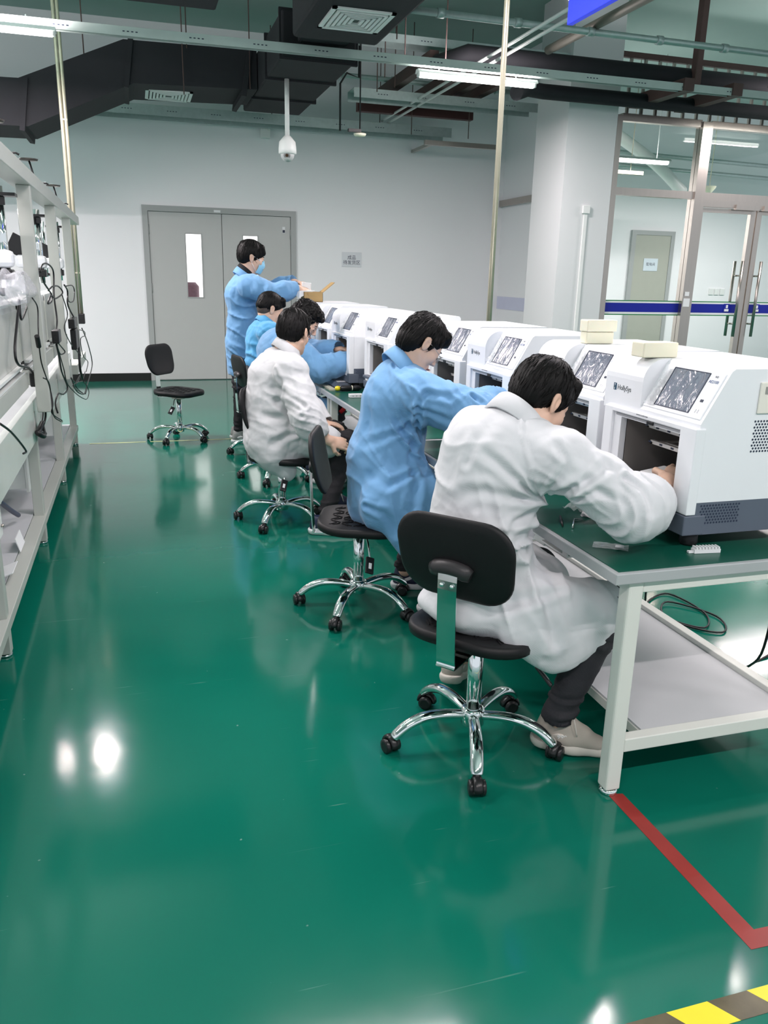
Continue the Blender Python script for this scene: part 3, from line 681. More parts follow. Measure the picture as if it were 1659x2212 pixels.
    for yy in (-0.017, 0.017): MB().lathe((xb - 0.0185, yy, z0 + 0.275), [(0.0, -0.006), (0.006, -0.005), (0.007, 0.0)], 10, axis='x').build('bolt', M_chrome, strap)
    zc = z0 + 0.345 + back_z
    def bf(u, v, th_):
        # u across (y), v up (z); curved round the sitter, leaning back a little
        return Vector((xb + 0.018 + 0.20 * u * u - 0.20 * v + 0.9 * v * v * (0.6 if v > 0 else 0.9) + th_, u, zc + v))
    bb = MB(); slab(bb, rounded_rect(0.39, 0.275, 0.10, 8, taper=0.10), bf, 0.022); bb.build('backrest', M_pu, t)
    br = MB(); pts = []
    for k in range(9):
        u = -0.066 + 0.0165 * k; p = bf(u, -0.035 + 0.014 * (1 - (u / 0.066) ** 2), -0.022); pts.append(p)
    br.ring(pts, [0.016] + [0.021] * 7 + [0.016], 12, flat=1.25); br.build('back_bracket', mat('bracket_plastic', (0.03, 0.028, 0.03), 0.4), t)
    return t
make_chair('black work chair in the foreground seen from behind, occupied by the nearest white coated worker', (1.008, 2.212, 0), 40, 34.5)
make_chair('black work chair with ribbed seat showing, occupied by the bent blue coated worker', (0.935, 3.437, 0), -20, 18.5)
make_chair('black work chair under the white coated worker whose hand rests on the lap', (0.822, 4.90, 0), -24, 21)
make_chair('black work chair mostly hidden, under the curly haired blue coated worker', (0.98, 6.02, 0), -5, 28)
make_chair('black work chair under the farthest seated worker in bright blue', (1.0, 6.95, 0), 10, 40)
make_chair('empty black work chair in front of the double door', (0.336, 7.68, 0), -38, 25, drop=0.02)

# ================================================================ right hand work tables
def work_table(label, y0, y1):
    t = thing('work_table', label, 'table', (1.235, y0, 0)); L = y1 - y0; D = 0.85
    a = MB(); a.b2((0, 0, 0.705), (D, L, 0.738), bev=0.003); top = a.build('table_top', M_edge, t)
    MB().b2((0.016, 0.016, 0.738), (D - 0.016, L - 0.016, 0.7405)).build('green_mat', M_mat, top)
    for x in (0.055, D - 0.105):
        for y in (0.015, L - 0.065):
            l = MB().b2((x, y, 0.018), (x + 0.05, y + 0.05, 0.703), bev=0.006).build('leg', M_cream, t)
            MB().lathe((x + 0.025, y + 0.025, 0), [(0.026, 0.0), (0.028, 0.004), (0.028, 0.012), (0.02, 0.018)], 20).build('foot', M_chrome, l)
    r = MB()
    r.b2((0.105, 0.018, 0.668), (D - 0.105, 0.058, 0.703), bev=0.003); r.b2((0.105, L - 0.058, 0.668), (D - 0.105, L - 0.018, 0.703), bev=0.003)
    r.b2((0.062, 0.065, 0.668), (0.092, 0.44, 0.703), bev=0.003); r.b2((0.062, 0.60, 0.668), (0.092, L - 0.065, 0.703), bev=0.003)
    r.b2((D - 0.10, 0.065, 0.668), (D - 0.06, L - 0.065, 0.703), bev=0.003)
    r.build('apron', M_cream, t)
    br = MB(); br.b2((0.062, 0.44, 0.685), (0.11, 0.60, 0.703)); br.b2((0.092, 0.43, 0.63), (0.30, 0.61, 0.636)); br.b2((0.092, 0.43, 0.636), (0.098, 0.46, 0.70)); br.build('bracket', M_white, t)
    s = MB(); s.b2((0.105, 0.018, 0.146), (D - 0.105, 0.058, 0.19), bev=0.003); s.b2((0.105, L - 0.058, 0.146), (D - 0.105, L - 0.018, 0.19), bev=0.003)
    s.b2((D - 0.10, 0.065, 0.150), (D - 0.06, L - 0.065, 0.205), bev=0.003); s.b2((0.185, 0.058, 0.150), (0.215, L - 0.058, 0.180)); s.build('lower_rail', M_cream, t)
    MB().b2((0.19, 0.058, 0.181), (D - 0.10, L - 0.058, 0.187)).build('lower_shelf', M_shelf, t)
    MB().b2((0.12, 0.64, 0.60), (0.62, 1.08, 0.70), bev=0.004).build('drawer_box', M_white, t)
    return t
work_table('nearest green topped white work table in the right row', 1.81, 3.70)
work_table('green topped white work table in the middle of the right row', 3.715, 5.60)
work_table('farthest green topped white work table in the right row', 5.615, 7.70)

# ================================================================ the instruments
M_film = bpy.data.materials.new('screen_with_film'); M_film.use_nodes = True
def _film():
    nt = M_film.node_tree; b = nt.nodes['Principled BSDF']; tc = nt.nodes.new('ShaderNodeTexCoord')
    b.inputs['Base Color'].default_value = (0.12, 0.14, 0.19, 1); b.inputs['Roughness'].default_value = 0.22
    b.inputs['Coat Weight'].default_value = 1.0; b.inputs['Coat Roughness'].default_value = 0.05
    mp = nt.nodes.new('ShaderNodeMapping'); mp.inputs['Scale'].default_value = (11, 15, 7); mp.inputs['Rotation'].default_value = (0.5, 0.2, 0.3)
    n = nt.nodes.new('ShaderNodeTexNoise'); n.inputs['Scale'].default_value = 1.6; n.inputs['Detail'].default_value = 3; n.inputs['Distortion'].default_value = 1.5
    nt.links.new(tc.outputs['Object'], mp.inputs[0]); nt.links.new(mp.outputs[0], n.inputs[0])
    bp = nt.nodes.new('ShaderNodeBump'); bp.inputs['Strength'].default_value = 0.6; bp.inputs['Distance'].default_value = 0.010
    nt.links.new(n.outputs[0], bp.inputs['Height']); nt.links.new(bp.outputs[0], b.inputs['Normal']); nt.links.new(bp.outputs[0], b.inputs['Coat Normal'])
_film()
M_rack = mat('rack_metal', (0.62, 0.60, 0.57), 0.35, 0.4)
M_cav = mat('chamber_liner', (0.34, 0.32, 0.30), 0.4, 0.5, var=0.15, scale=6)
def text_M(p, xdir, ydir):
    x = Vector(xdir).normalized(); y = Vector(ydir).normalized(); z = x.cross(y)
    return Matrix(((x.x, y.x, z.x, p[0]), (x.y, y.y, z.y, p[1]), (x.z, y.z, z.z, p[2]), (0, 0, 0, 1)))
BW = 0.52
def make_instrument(label, loc, rz=0.0):
    t = thing('thermal_cabinet', label, 'instrument', loc, rz, None)
    b = MB(); zb, ztop, D = 0.147, 0.543, 0.475; ysp = 0.305
    y0c, y1c, z0c, z1c, xc = 0.072, 0.398, 0.143, 0.342, 0.33
    # walls round the chamber
    b.b2((0.018, 0, zb), (D, y0c, z1c + 0.02)); b.b2((0.018, y1c, zb), (D, BW, z1c + 0.02)); b.b2((xc, y0c, zb), (D, y1c, z1c + 0.02)); b.b2((0.018, y0c, z1c), (xc, y1c, z1c + 0.02))
    near = [(0.0, z1c + 0.02), (0.0, 0.384), (0.080, 0.528), (0.086, 0.537), (0.096, ztop), (D - 0.01, ztop), (D, ztop - 0.012), (D, z1c + 0.02)]
    b.prism(near, 0.0, ysp, 'y')
    arc = [(0.075 - 0.075 * math.cos(a), ztop - 0.075 + 0.075 * math.sin(a)) for a in [PI / 2 * k / 8 for k in range(9)]]
    b.prism([(0.0, z1c + 0.02)] + arc + [(D - 0.01, ztop), (D, ztop - 0.012), (D, z1c + 0.02)], ysp, BW, 'y')
    body = b.build('housing', M_shell, t)
    # chamber liner and racks
    c = MB(); e = 0.001
    c.b2((0.02, y0c, z0c), (xc, y0c + e, z1c)); c.b2((0.02, y1c - e, z0c), (xc, y1c, z1c)); c.b2((xc - e, y0c, z0c), (xc, y1c, z1c)); c.b2((0.02, y0c, z0c), (xc, y1c, z0c + e)); c.b2((0.02, y0c, z1c - e), (xc, y1c, z1c))
    ch = c.build('chamber', M_cav, t)
    for zr, sh in ((0.318, 0.0), (0.262, 0.02)):
        r = MB(); r.b2((0.05 + sh, y0c + 0.05, zr), (0.062 + sh, y1c - 0.07, zr + 0.012)); r.b2((0.05 + sh, y0c + 0.05, zr), (xc - .02, y0c + 0.062, zr + 0.006)); r.b2((0.05 + sh, y1c - 0.082, zr), (xc - .02, y1c - 0.07, zr + 0.006))
        for q in range(4): r.b2((0.12 + 0.05 * q, y0c + 0.05, zr + 0.001), (0.135 + 0.05 * q, y1c - 0.07, zr + 0.004))
        ro = r.build('rack', M_rack, ch)
        for q in range(4): MB().b2((0.0493 + sh, y0c + 0.07 + 0.06 * q, zr + 0.003), (0.0499 + sh, y0c + 0.085 + 0.06 * q, zr + 0.009)).build('slot', M_ink, ro)
    # door frame, standing proud
    f = MB(); o0, o1, f0, f1 = -0.004, 0.490, 0.092, 0.372
    f.b2((-0.014, o0, 0.110), (0.02, y0c, f1), bev=0.003); f.b2((-0.014, 0.440, 0.110), (0.02, o1, f1), bev=0.003); f.b2((-0.014, y0c - 0.003, 0.356), (0.02, 0.443, f1), bev=0.003)
    f.b2((-0.014, y0c - 0.02, f0), (0.02, 0.46, z0c - 0.018), bev=0.003)
    f.b2((-0.004, y1c, z0c - 0.02), (0.02, 0.441, 0.357)); f.b2((-0.004, y0c - .002, z1c), (0.02, y1c, 0.357)); f.b2((-0.004, y0c - .002, z0c - 0.022), (0.02, y1c, z0c))
    fr_ = f.build('door_frame', M_shell, t)
    g = MB(); g.b2((-0.0055, 0.085, z1c + 0.003), (-0.0042, 0.43, 0.354)); g.build('seal_strip', mat('seal_grey', (0.33, 0.34, 0.36), 0.5), fr_)
    MB().b2((-0.009, 0.215, z1c + 0.001), (-0.0056, 0.25, 0.353), bev=0.001).build('latch', M_bplast, fr_)
    # dark base and feet
    bs = MB(); bs.prism([(0.045, 0.045), (0.0, 0.075), (0.0, zb), (D, zb), (D, 0.045)], 0.0, BW, 'y'); bs.b2((-0.016, -0.002, 0.045), (0.06, 0.052, 0.108), bev=0.004); bs.b2((-0.016, 0.05, 0.045), (0.02, BW - 0.02, 0.09), bev=0.004)
    base = bs.build('base', M_grey, t)
    for x in (0.05, D - 0.05):
        for y in (0.05, BW - 0.05): MB().lathe((x, y, 0), [(0.024, 0.0), (0.028, 0.008), (0.026, 0.046)], 18).build('foot', M_black, t)
    # drop down flap at the foot of the opening
    MB().b2((-0.055, y0c + 0.01, z0c - 0.020), (-0.015, y1c - 0.01, z0c - 0.003), bev=0.003).build('flap', M_grey, t)
    # sloped control panel with filmed screen
    n = Vector((-0.144, 0, 0.080)).normalized(); up = Vector((0.080, 0, 0.144)).normalized()
    def pp(y, s_, off): return Vector((0, y, 0.384)) + up * s_ * 0.165 + n * off
    Rm = Matrix((Vector((0, -1, 0)), up, n)).transposed()
    pn = MB(); pn.box(pp(0.155, 0.53, 0.001), (0.285, 0.150, 0.005), Rm, bev=0.002); panel = pn.build('control_panel', M_shell, t)
    sc = MB(); sc.box(pp(0.160, 0.55, 0.0035), (0.165, 0.128, 0.002), Rm); scr = sc.build('screen', M_film, t)
    bz = MB()
    for (yy, ss, w_, h_) in ((0.160, 0.55 + 0.395, 0.170, 0.003), (0.160, 0.55 - 0.395, 0.170, 0.003), (0.160 + 0.084, 0.55, 0.003, 0.130), (0.160 - 0.084, 0.55, 0.003, 0.130)): bz.box(pp(yy, ss, 0.0042), (w_, h_, 0.0025), Rm)
    bz.build('screen_bezel', M_ink, scr)
    # loose protective film hanging over the left edge of the screen
    random.seed(int(loc[1] * 10)); fl = MB(); vs = []; nx, nz_ = 5, 12
    for i in range(nz_ + 1):
        for j in range(nx + 1):
            vs.append(pp(0.243 + 0.0085 * j - 0.002 * i * j / 6, 0.12 + 0.78 * i / nz_, 0.006 + random.uniform(0, 0.007) * (j + 1) / 3))
    fl.add(vs, [(i * (nx + 1) + j, i * (nx + 1) + j + 1, (i + 1) * (nx + 1) + j + 1, (i + 1) * (nx + 1) + j) for i in range(nz_) for j in range(nx)], 0, False)
    fo = fl.build('loose_film', mat('crinkled_clear_film', (0.88, 0.90, 0.92), 0.08, trans=0.55, alpha=0.75, ior=1.3, var=0), scr)
    bt = MB(); bt.box(pp(0.048, 0.42, 0.0042), (0.012, 0.008, 0.002), Rm); bt.build('button', M_ink, panel)
    text_mesh('AE2100', 0.0135, M_inkb, 'model_text', panel, text_M(pp(0.045, 0.80, 0.0042), (0, -1, 0), up), ext=0.0002)
    text_mesh('IVD', 0.0095, M_ink, 'mark_text', panel, text_M(pp(0.043, 0.90, 0.0042), (0, -1, 0), up), ext=0.0001)
    text_mesh('▯▯', 0.011, M_ink, 'mark_text', panel, text_M(pp(0.044, 0.22, 0.0042), (0, -1, 0), up), ext=0.0001)
    # logo
    lg = MB(); lg.b2((-0.0012, 0.452, 0.425), (-0.0002, 0.468, 0.448)); lo = lg.build('logo_square', mat('logo_teal', (0.005, 0.06, 0.12), 0.4), t)
    MB().prism([(0.4635, 0.4455), (0.4565, 0.4455), (0.4615, 0.436), (0.4585, 0.4275), (0.4655, 0.4275), (0.4595, 0.436)], -0.0016, -0.0012, 'x').build('logo_mark', M_paper, lo)
    text_mesh('HollySys', 0.0235, mat('logo_grey', (0.10, 0.11, 0.12), 0.5), 'logo_text', t, text_M((-0.0006, 0.405, 0.4355), (0, -1, 0), (0, 0, 1)), ext=0.0003)
    text_mesh('ALWAYS CLOSE DOOR', 0.006, M_ink, 'small_text', t, text_M((-0.0146, 0.27, 0.366), (0, -1, 0), (0, 0, 1)), ext=0.0001)
    # side vents (honeycomb holes) and recessed handle on the near side
    for nm, x0, x1, z0, z1, p in (('side_vent', 0.190, 0.335, 0.298, 0.394, 0.0105), ('base_vent', 0.040, 0.178, 0.082, 0.140, 0.0105)):
        h = MB(); k = 0; z = z0
        while z <= z1:
            x = x0 + (p / 2 if k % 2 else 0)
            while x <= x1:
                vs = [(x + 0.0036 * math.cos(a), -0.0006, z + 0.0036 * math.sin(a)) for a in [PI / 3 * q + PI / 6 for q in range(6)]]
                h.add(vs, [(0, 1, 2, 3, 4, 5)]); x += p
            z += p * 0.866; k += 1
        h.build(nm, M_ink, t, normals=False)
    hd = MB(); hd.b2((0.188, -0.006, 0.392 + 0.02), (0.40, 0.0, 0.505), bev=0.005); ho = hd.build('handle_plate', mat('ivory_plastic', (0.80, 0.78, 0.70), 0.4), t)
    MB().b2((0.205, -0.0075, 0.47), (0.385, -0.006, 0.492)).build('handle_recess', mat('recess_grey', (0.30, 0.30, 0.28), 0.5), ho)
    return t
inst = [
    ('nearest white instrument cabinet, open front, cream foam slab on its top', 1.553, 1.945, 0.0),
    ('second white instrument cabinet from the camera, tall cream foam block on its top', 1.578, 2.512, 0.0),
    ('third white instrument cabinet, the blue sleeve reaching into its open front', 1.562, 3.225, 0.0),
    ('fourth white instrument cabinet, beside the face of the bent blue coated worker', 1.575, 3.84, 0.0),
    ('white instrument cabinet half hidden behind the head of the bent blue coated worker', 1.50, 4.86, 0.02),
    ('white instrument cabinet into which the curly haired worker reaches both arms', 1.43, 5.53, 0.03),
    ('white instrument cabinet just beyond the one the curly haired worker reaches into', 1.47, 6.33, 0.03),
    ('farthest white instrument cabinet, with the cardboard box standing on its top', 1.43, 7.06, 0.0)]
for lab, x, y, rz in inst: make_instrument(lab, (x, y, 0.7405), rz)

# foam blocks on the cabinets
def foam(label, lo, hi, parts):
    t = thing('foam_block', label, 'foam block', ((lo[0] + hi[0]) / 2, (lo[1] + hi[1]) / 2, lo[2])); cx, cy, cz = t.location
    for (a, b) in parts: MB().b2([a[0] - cx, a[1] - cy, a[2] - cz], [b[0] - cx, b[1] - cy, b[2] - cz], bev=0.004).build('foam_layer', M_foam, t)
zt_ = 0.7405 + 0.544
foam('tall cream foam block on top of the second cabinet', (1.60, 2.73, zt_), (1.80, 2.90, zt_ + .1), [((1.665, 2.81, zt_), (1.785, 2.86, zt_ + 0.045)), ((1.66, 2.80, zt_ + 0.046), (1.79, 2.86, zt_ + 0.09))])
foam('flat cream foam slab on top of the nearest cabinet', (1.6, 2.1, zt_), (1.8, 2.3, zt_ + .06), [((1.56, 2.275, zt_), (1.69, 2.345, zt_ + 0.048)), ])

# ---- cardboard box with open flap and white liner, on the farthest cabinet
bx = thing('cardboard_box', 'open brown cardboard box on the farthest cabinet with its flap raised', 'box', (1.515, 7.28, zt_))
b = MB(); w, d_, h_ = 0.17, 0.14, 0.085
b.b2((-w / 2, -d_ / 2, 0), (w / 2, d_ / 2, 0.003)); b.b2((-w / 2, -d_ / 2, 0), (-w / 2 + .003, d_ / 2, h_)); b.b2((w / 2 - .003, -d_ / 2, 0), (w / 2, d_ / 2, h_)); b.b2((-w / 2, -d_ / 2, 0), (w / 2, -d_ / 2 + .003, h_)); b.b2((-w / 2, d_ / 2 - .003, 0), (w / 2, d_ / 2, h_))
b.build('box_body', M_card, bx)
MB().prism([(w / 2, h_), (w / 2 + 0.105, h_ + 0.085), (w / 2 + 0.108, h_ + 0.080), (w / 2 + 0.004, h_ - 0.004)], -d_ / 2, d_ / 2, 'y').build('box_flap', M_card, bx)
MB().prism([(-0.055, h_), (0.055, h_), (0.045, h_ - 0.035), (-0.045, h_ - 0.035)], -d_ / 2 - 0.004, -d_ / 2 - 0.001, 'y').build('tuck_flap', M_card, bx)
pl = MB(); pl.add([(-0.12, -0.05, h_ + .004), (0.02, -0.06, h_ + .008), (0.0, 0.06, h_ + .008), (-0.15, 0.06, h_ + .004), (-0.125, -0.06, 0.03), (-0.17, 0.02, 0.06)], [(0, 1, 2, 3), (0, 4, 1), (0, 3, 5, 4)], 0, False)
pb = MB(); pb.box((0.0, 0, 0), (0.001, 0.001, 0.001))
tag(pl.build('liner_paper', M_paper, None, (1.515, 7.28, zt_ + 0.004)), 'white liner paper draped over the edge of the cardboard box', 'paper')

# ---- clutter on the near table
ZT = 0.7412
def crumple(name, label, c, r, m, cat, seed, flat=0.5):
    rng = random.Random(seed); mb = MB(); bm = bmesh.new(); bmesh.ops.create_icosphere(bm, subdivisions=3, radius=1)
    for v in bm.verts:
        q = v.co.normalized(); s_ = 1 + 0.30 * math.sin(7 * q.x + 3 * q.y + seed) * math.cos(6 * q.y - 4 * q.z) + rng.uniform(-0.13, 0.13)
        v.co = Vector((q.x * r * s_ * 1.5, q.y * r * s_ * 0.8, max(q.z * r * s_ * flat, -r * flat * 0.6)))
    zmin = min(v.co.z for v in bm.verts); bm.verts.ensure_lookup_table()
    mb.add([v.co + Vector((c[0], c[1], c[2] - zmin)) for v in bm.verts], [[v.index for v in f.verts] for f in bm.faces], 0, False); bm.free()
    return tag(mb.build(name, m), label, cat)
crumple('tissue', 'crumpled white tissue on the green table beside the hex key', (1.475, 2.33, ZT), 0.032, mat('tissue', (0.75, 0.74, 0.75), 0.9), 'tissue', 5)
hk = MB(); hk.ring([(1.325, 2.215, ZT + .004), (1.378, 2.300, ZT + .004), (1.405, 2.292, ZT + .004)], 0.0028, 6)
tag(hk.build('hex_key', M_chrome), 'small bent steel hex key on the green table', 'tool')
pn = MB(); pn.ring([(1.300, 2.235, ZT + .003), (1.325, 2.29, ZT + .004), (1.345, 2.335, ZT + .006)], [0.0015, 0.006, 0.004], 8)
tag(pn.build('tweezers', M_bplast), 'short dark pointed tool on the green table near the sleeve', 'tool')
M_clear = mat('clear_plastic_bag', (0.85, 0.90, 0.90), 0.15, alpha=0.35, ior=1.4, var=0, bump=0.8, bscale=60, spec=1.0)
def wavy_sheet(c, w, d, rz, amp, seed, n=8):
    rng = random.Random(seed); vs = []; ca, sa = math.cos(rz), math.sin(rz)
    for i in range(n + 1):
        for j in range(n + 1):
            x = (i / n - .5) * w; y = (j / n - .5) * d; vs.append((c[0] + x * ca - y * sa, c[1] + x * sa + y * ca, c[2] + rng.uniform(0, amp)))
    return vs, [(i * (n + 1) + j, (i + 1) * (n + 1) + j, (i + 1) * (n + 1) + j + 1, i * (n + 1) + j + 1) for i in range(n) for j in range(n)]
zb_ = thing('zip_bag', 'small clear zip bag with a white label on the green table', 'plastic bag', (1.345, 2.02, ZT))
m_ = MB(); vs, fs = wavy_sheet((0, 0, 0.001), 0.105, 0.055, -0.62, 0.004, 3); m_.add(vs, fs); m_.build('bag_film', M_clear, zb_)
MB().box((0.020, -0.018, 0.0062), (0.026, 0.026, 0.0006), Matrix.Rotation(-0.62, 3, 'Z')).build('bag_label', M_paper, zb_)
bg = MB(); vs, fs = wavy_sheet((1.50, 2.43, ZT + 0.002), 0.16, 0.10, 0.5, 0.014, 9); bg.add(vs, fs); tag(bg.build('plastic_bag', M_clear), 'clear plastic bag under the white sleeve on the near table', 'plastic bag')
cb = MB(); Rc = Matrix.Rotation(-0.12, 3, 'Z'); cb.box((1.605, 1.913, ZT + 0.006), (0.085, 0.022, 0.012), Rc)
for k in range(8): cb.box(Vector((1.605, 1.913, ZT + 0.015)) + Rc @ Vector((-0.036 + 0.0103 * k, 0.0, 0)), (0.005, 0.024, 0.008), Rc)
cb.box(Vector((1.605, 1.913, ZT + 0.003)) + Rc @ Vector((-0.048, 0, 0)), (0.02, 0.012, 0.006), Rc)
tag(cb.build('tube_strip', M_paper), 'small white comb shaped strip near the table edge', 'strip')

# ---- clutter on the middle and far tables
sd = thing('screwdriver', 'yellow and black screwdriver handle on the green table', 'screwdriver', (1.30, 5.45, ZT + 0.021), math.radians(2))
MB().lathe((0, 0, 0), [(0.0, -0.006), (0.013, -0.002), (0.018, 0.012), (0.016, 0.028)], 16, axis='x').build('yellow_cap', mat('yellow_plastic', (0.85, 0.68, 0.02), 0.35), sd)
MB().lathe((0, 0, 0), [(0.015, 0.028), (0.020, 0.045), (0.020, 0.10), (0.015, 0.115), (0.019, 0.135), (0.019, 0.165), (0.010, 0.185), (0.0, 0.187)], 16, axis='x').build('grip', M_bplast, sd)
MB().lathe((0, 0, 0), [(0.0155, 0.115), (0.0185, 0.118), (0.0155, 0.122)], 16, axis='x').build('band', M_foam, sd)
mtp = MB().b2((1.27, 5.505, ZT), (1.31, 5.73, ZT + 0.012)); tag(mtp.build('manual_pad', mat('ivory_pad', (0.55, 0.54, 0.44), 0.7)), 'ivory pad of paper behind the screwdriver', 'paper pad')
wb_ = MB(); wb_.b2((1.325, 5.14, ZT), (1.415, 5.19, ZT + 0.022), bev=0.002)
wo = wb_.build('white_block', M_paper); tag(wo, 'white perforated plastic block lying in front of the screwdriver', 'plastic block')
for k in range(3): MB().lathe((1.345 + 0.025 * k, 5.1395, ZT + 0.012), [(0.003, 0), (0.003, 0.0004)], 8, axis='y').build('hole', M_ink, wo)
random.seed(12); placed = []
while len(placed) < 18:
    x = random.uniform(1.30, 1.42); y = random.uniform(6.02, 6.42)
    if all((x - a) ** 2 + (y - b_) ** 2 > 0.0010 for a, b_ in placed): placed.append((x, y))
for k, (x, y) in enumerate(placed):
    cn = MB(); Rr = Matrix.Rotation(random.uniform(0, 3), 3, 'Z'); cn.box((x, y, ZT + 0.007), (0.024, 0.016, 0.013), Rr, bev=0.001); cn.box(Vector((x, y, ZT + 0.017)) + Rr @ Vector((0.006, 0, 0)), (0.008, 0.014, 0.010), Rr)
    tag(cn.build('connector_block', M_paper), 'small white plastic connector in a heap on the table', 'connector', 'white connectors heaped on the table')
ty = thing('open_tray', 'dark grey fold down tray in front of the cabinet with both arms in it', 'tray', (1.32, 5.52, ZT))
MB().prism([(0.0, 0.018), (0.02, 0.045), (0.11, 0.040), (0.11, 0.0), (0.0, 0.0)], 0.03, 0.50, 'y').build('tray_body', M_grey, ty)
MB().b2((0.03, 0.08, 0.0451), (0.09, 0.28, 0.047)).build('tray_insert', M_shelf, ty)

# ---- cables under the near table
def cable(name, label, pts, r, cat='cable', m=None, group=None):
    b = MB(); b.ring(smooth_path(pts, 6), r, 8); return tag(b.build(name, m or M_cable), label, cat, group)
cable('power_cable', 'black power cable hanging behind the near table and coiling on the floor', [(2.16, 2.95, 0.70), (2.17, 2.95, 0.35), (2.22, 3.0, 0.03), (2.35, 3.15, 0.008), (2.5, 3.2, 0.008), (2.52, 2.95, 0.008), (2.40, 2.80, 0.01), (2.30, 2.95, 0.012), (2.42, 3.10, 0.014), (2.55, 2.9, 0.008), (2.45, 2.74, 0.008), (2.3, 2.9, 0.01), (2.2, 3.3, 0.008), (2.15, 3.6, 0.008)], 0.0045)
cable('power_cable', 'black power cable dropping to the floor at the right edge behind the near table', [(2.17, 2.2, 0.70), (2.20, 2.22, 0.42), (2.24, 2.28, 0.15), (2.30, 2.42, 0.008), (2.5, 2.5, 0.008)], 0.005)
# ================================================================ left workbench, seen from its back
lb = thing('long_workbench', 'long cream steel workbench with uprights along the left side, seen from behind', 'workbench', (0, 0, 0))
YS = [1.80, 3.26, 4.74, 6.18, 7.59]
for y in YS:
    l = MB().b2((-0.62, y - 0.0, 0.014), (-0.565, y + 0.055, 0.76), bev=0.004).build('leg', M_bench, lb)
    MB().lathe((-0.592, y + 0.028, 0), [(0.026, 0.0), (0.028, 0.004), (0.028, 0.010), (0.02, 0.014)], 18).build('foot', M_chrome, l)
    MB().b2((-1.35, y, 0.001), (-1.295, y + 0.055, 0.76)).build('leg', M_bench, lb)
    if y > 4: MB().b2((-0.545, y - 0.01, 0.76), (-0.478, y + 0.05, 1.925), bev=0.004).build('upright', M_bench, lb)
    else: MB().b2((-0.62, y, 0.79), (-0.565, y + 0.05, 1.925), bev=0.004).build('upright', M_bench, lb)
MB().b2((-0.575, 1.6, 1.925), (-0.470, 8.75, 2.0), bev=0.004).build('top_beam', M_bench, lb)
r = MB(); r.b2((-0.625, 1.6, 0.125), (-0.555, 7.64, 0.17), bev=0.003); r.b2((-1.33, 1.6, 0.125), (-1.29, 7.64, 0.17))
for y in YS: r.b2((-1.30, y + .005, 0.128), (-0.62, y + .05, 0.168))
r.build('lower_rail', M_bench, lb)
MB().b2((-1.29, 1.6, 0.171), (-0.625, 7.64, 0.178)).build('lower_shelf', M_shelf, lb)
MB().b2((-1.38, 1.6, 0.76), (-0.62, 7.66, 0.79), bev=0.003).build('worktop', M_edge, lb)
MB().b2((-0.600, 1.6, 0.60), (-0.568, 7.66, 0.82), bev=0.003).build('apron', mat('glossy_cream', (0.70, 0.73, 0.69), 0.18), lb)
for a, b in ((3.32, 4.72), (4.80, 6.16), (6.24, 7.57)):
    MB().b2((-0.640, a, 1.03), (-0.600, b, 1.335), bev=0.004).build('back_panel', M_bench, lb)
    MB().b2((-0.700, a, 1.30), (-0.600, b, 1.345), bev=0.003).build('panel_lip', M_white, lb)
    g = MB(); g.b2((-0.600, a + 0.03, 1.018), (-0.575, b - 0.1, 1.032)); g.b2((-0.600, a + .03, 0.985), (-0.575, b - 0.1, 0.995)); g.build('socket_rail', M_white, lb)
    MB().b2((-0.615, a, 0.988), (-0.598, b - 0.1, 1.024)).build('rail_slot', mat('slot_black', (0.03, 0.03, 0.03), 0.5), lb)
    MB().b2((-0.615, a, 0.90), (-0.575, b, 0.982), bev=0.003).build('cable_duct', M_bench, lb)
# hanging pedestals under the worktop
for lab, y0, y1, zb in (('near', 3.42, 3.86, 0.36), ('mid', 4.86, 5.22, 0.30), ('far', 6.62, 7.12, 0.27)):
    c = MB(); c.b2((-1.15, y0, zb), (-0.66, y1, 0.598), bev=0.004); c.b2((-0.66, y0 - 0.012, zb - 0.02), (-0.645, y1 + 0.012, 0.598), bev=0.002)
    p = c.build('drawer_pedestal', M_white, lb)
    for z in (zb + 0.03, 0.5): MB().lathe((-0.645, y1 - 0.02, z), [(0.008, 0), (0.008, 0.012)], 6, axis='x').build('bolt', M_steel, p)
# stands with chrome columns and clamps
for k, (y, lab) in enumerate(((4.62, 'chrome column stand with white clamp at the near left workbench bay'), (6.30, 'chrome column stand with white clamp in the middle workbench bay'), (8.02 - 0.2, 'chrome column stand with white clamp in the far workbench bay'))):
    x = -0.615
    t = thing('column_stand', lab, 'stand', (x, y - 0.05, 0))
    MB().cyl((0, 0, 1.42), (0, 0, 1.90), 0.030, 20).build('chrome_column', M_chrome, t)
    MB().cyl((-0.10, 0.05, 1.45), (-0.10, 0.05, 1.90), 0.012, 12).build('guide_rod', M_chrome, t)
    c = MB(); c.box((-0.05, 0, 1.56), (0.20, 0.11, 0.085), bev=0.025); c.build('clamp_head', M_shell, t)
    c = MB(); c.box((0.0, 0, 1.485), (0.085, 0.085, 0.05), bev=0.006); c.box((-0.06, 0, 1.46), (0.13, 0.03, 0.02), Matrix.Rotation(0.4, 3, 'Y')); c.cyl((-0.02, 0, 1.46), (-0.02, 0, 1.38), 0.012, 10); c.build('clamp_foot', M_bplast, t)
    c = MB(); c.box((-0.12, 0.03, 1.66), (0.14, 0.03, 0.13), Matrix.Rotation(0.5, 3, 'Y'), bev=0.004); c.build('head_tool', M_bplast, t)
    c = MB(); c.box((0.01, -0.01, 1.86), (0.16, 0.10, 0.015)); c.box((0.025, -0.04, 1.83), (0.03, 0.02, 0.04), bev=0.004); c.build('top_clamp', M_bplast, t)
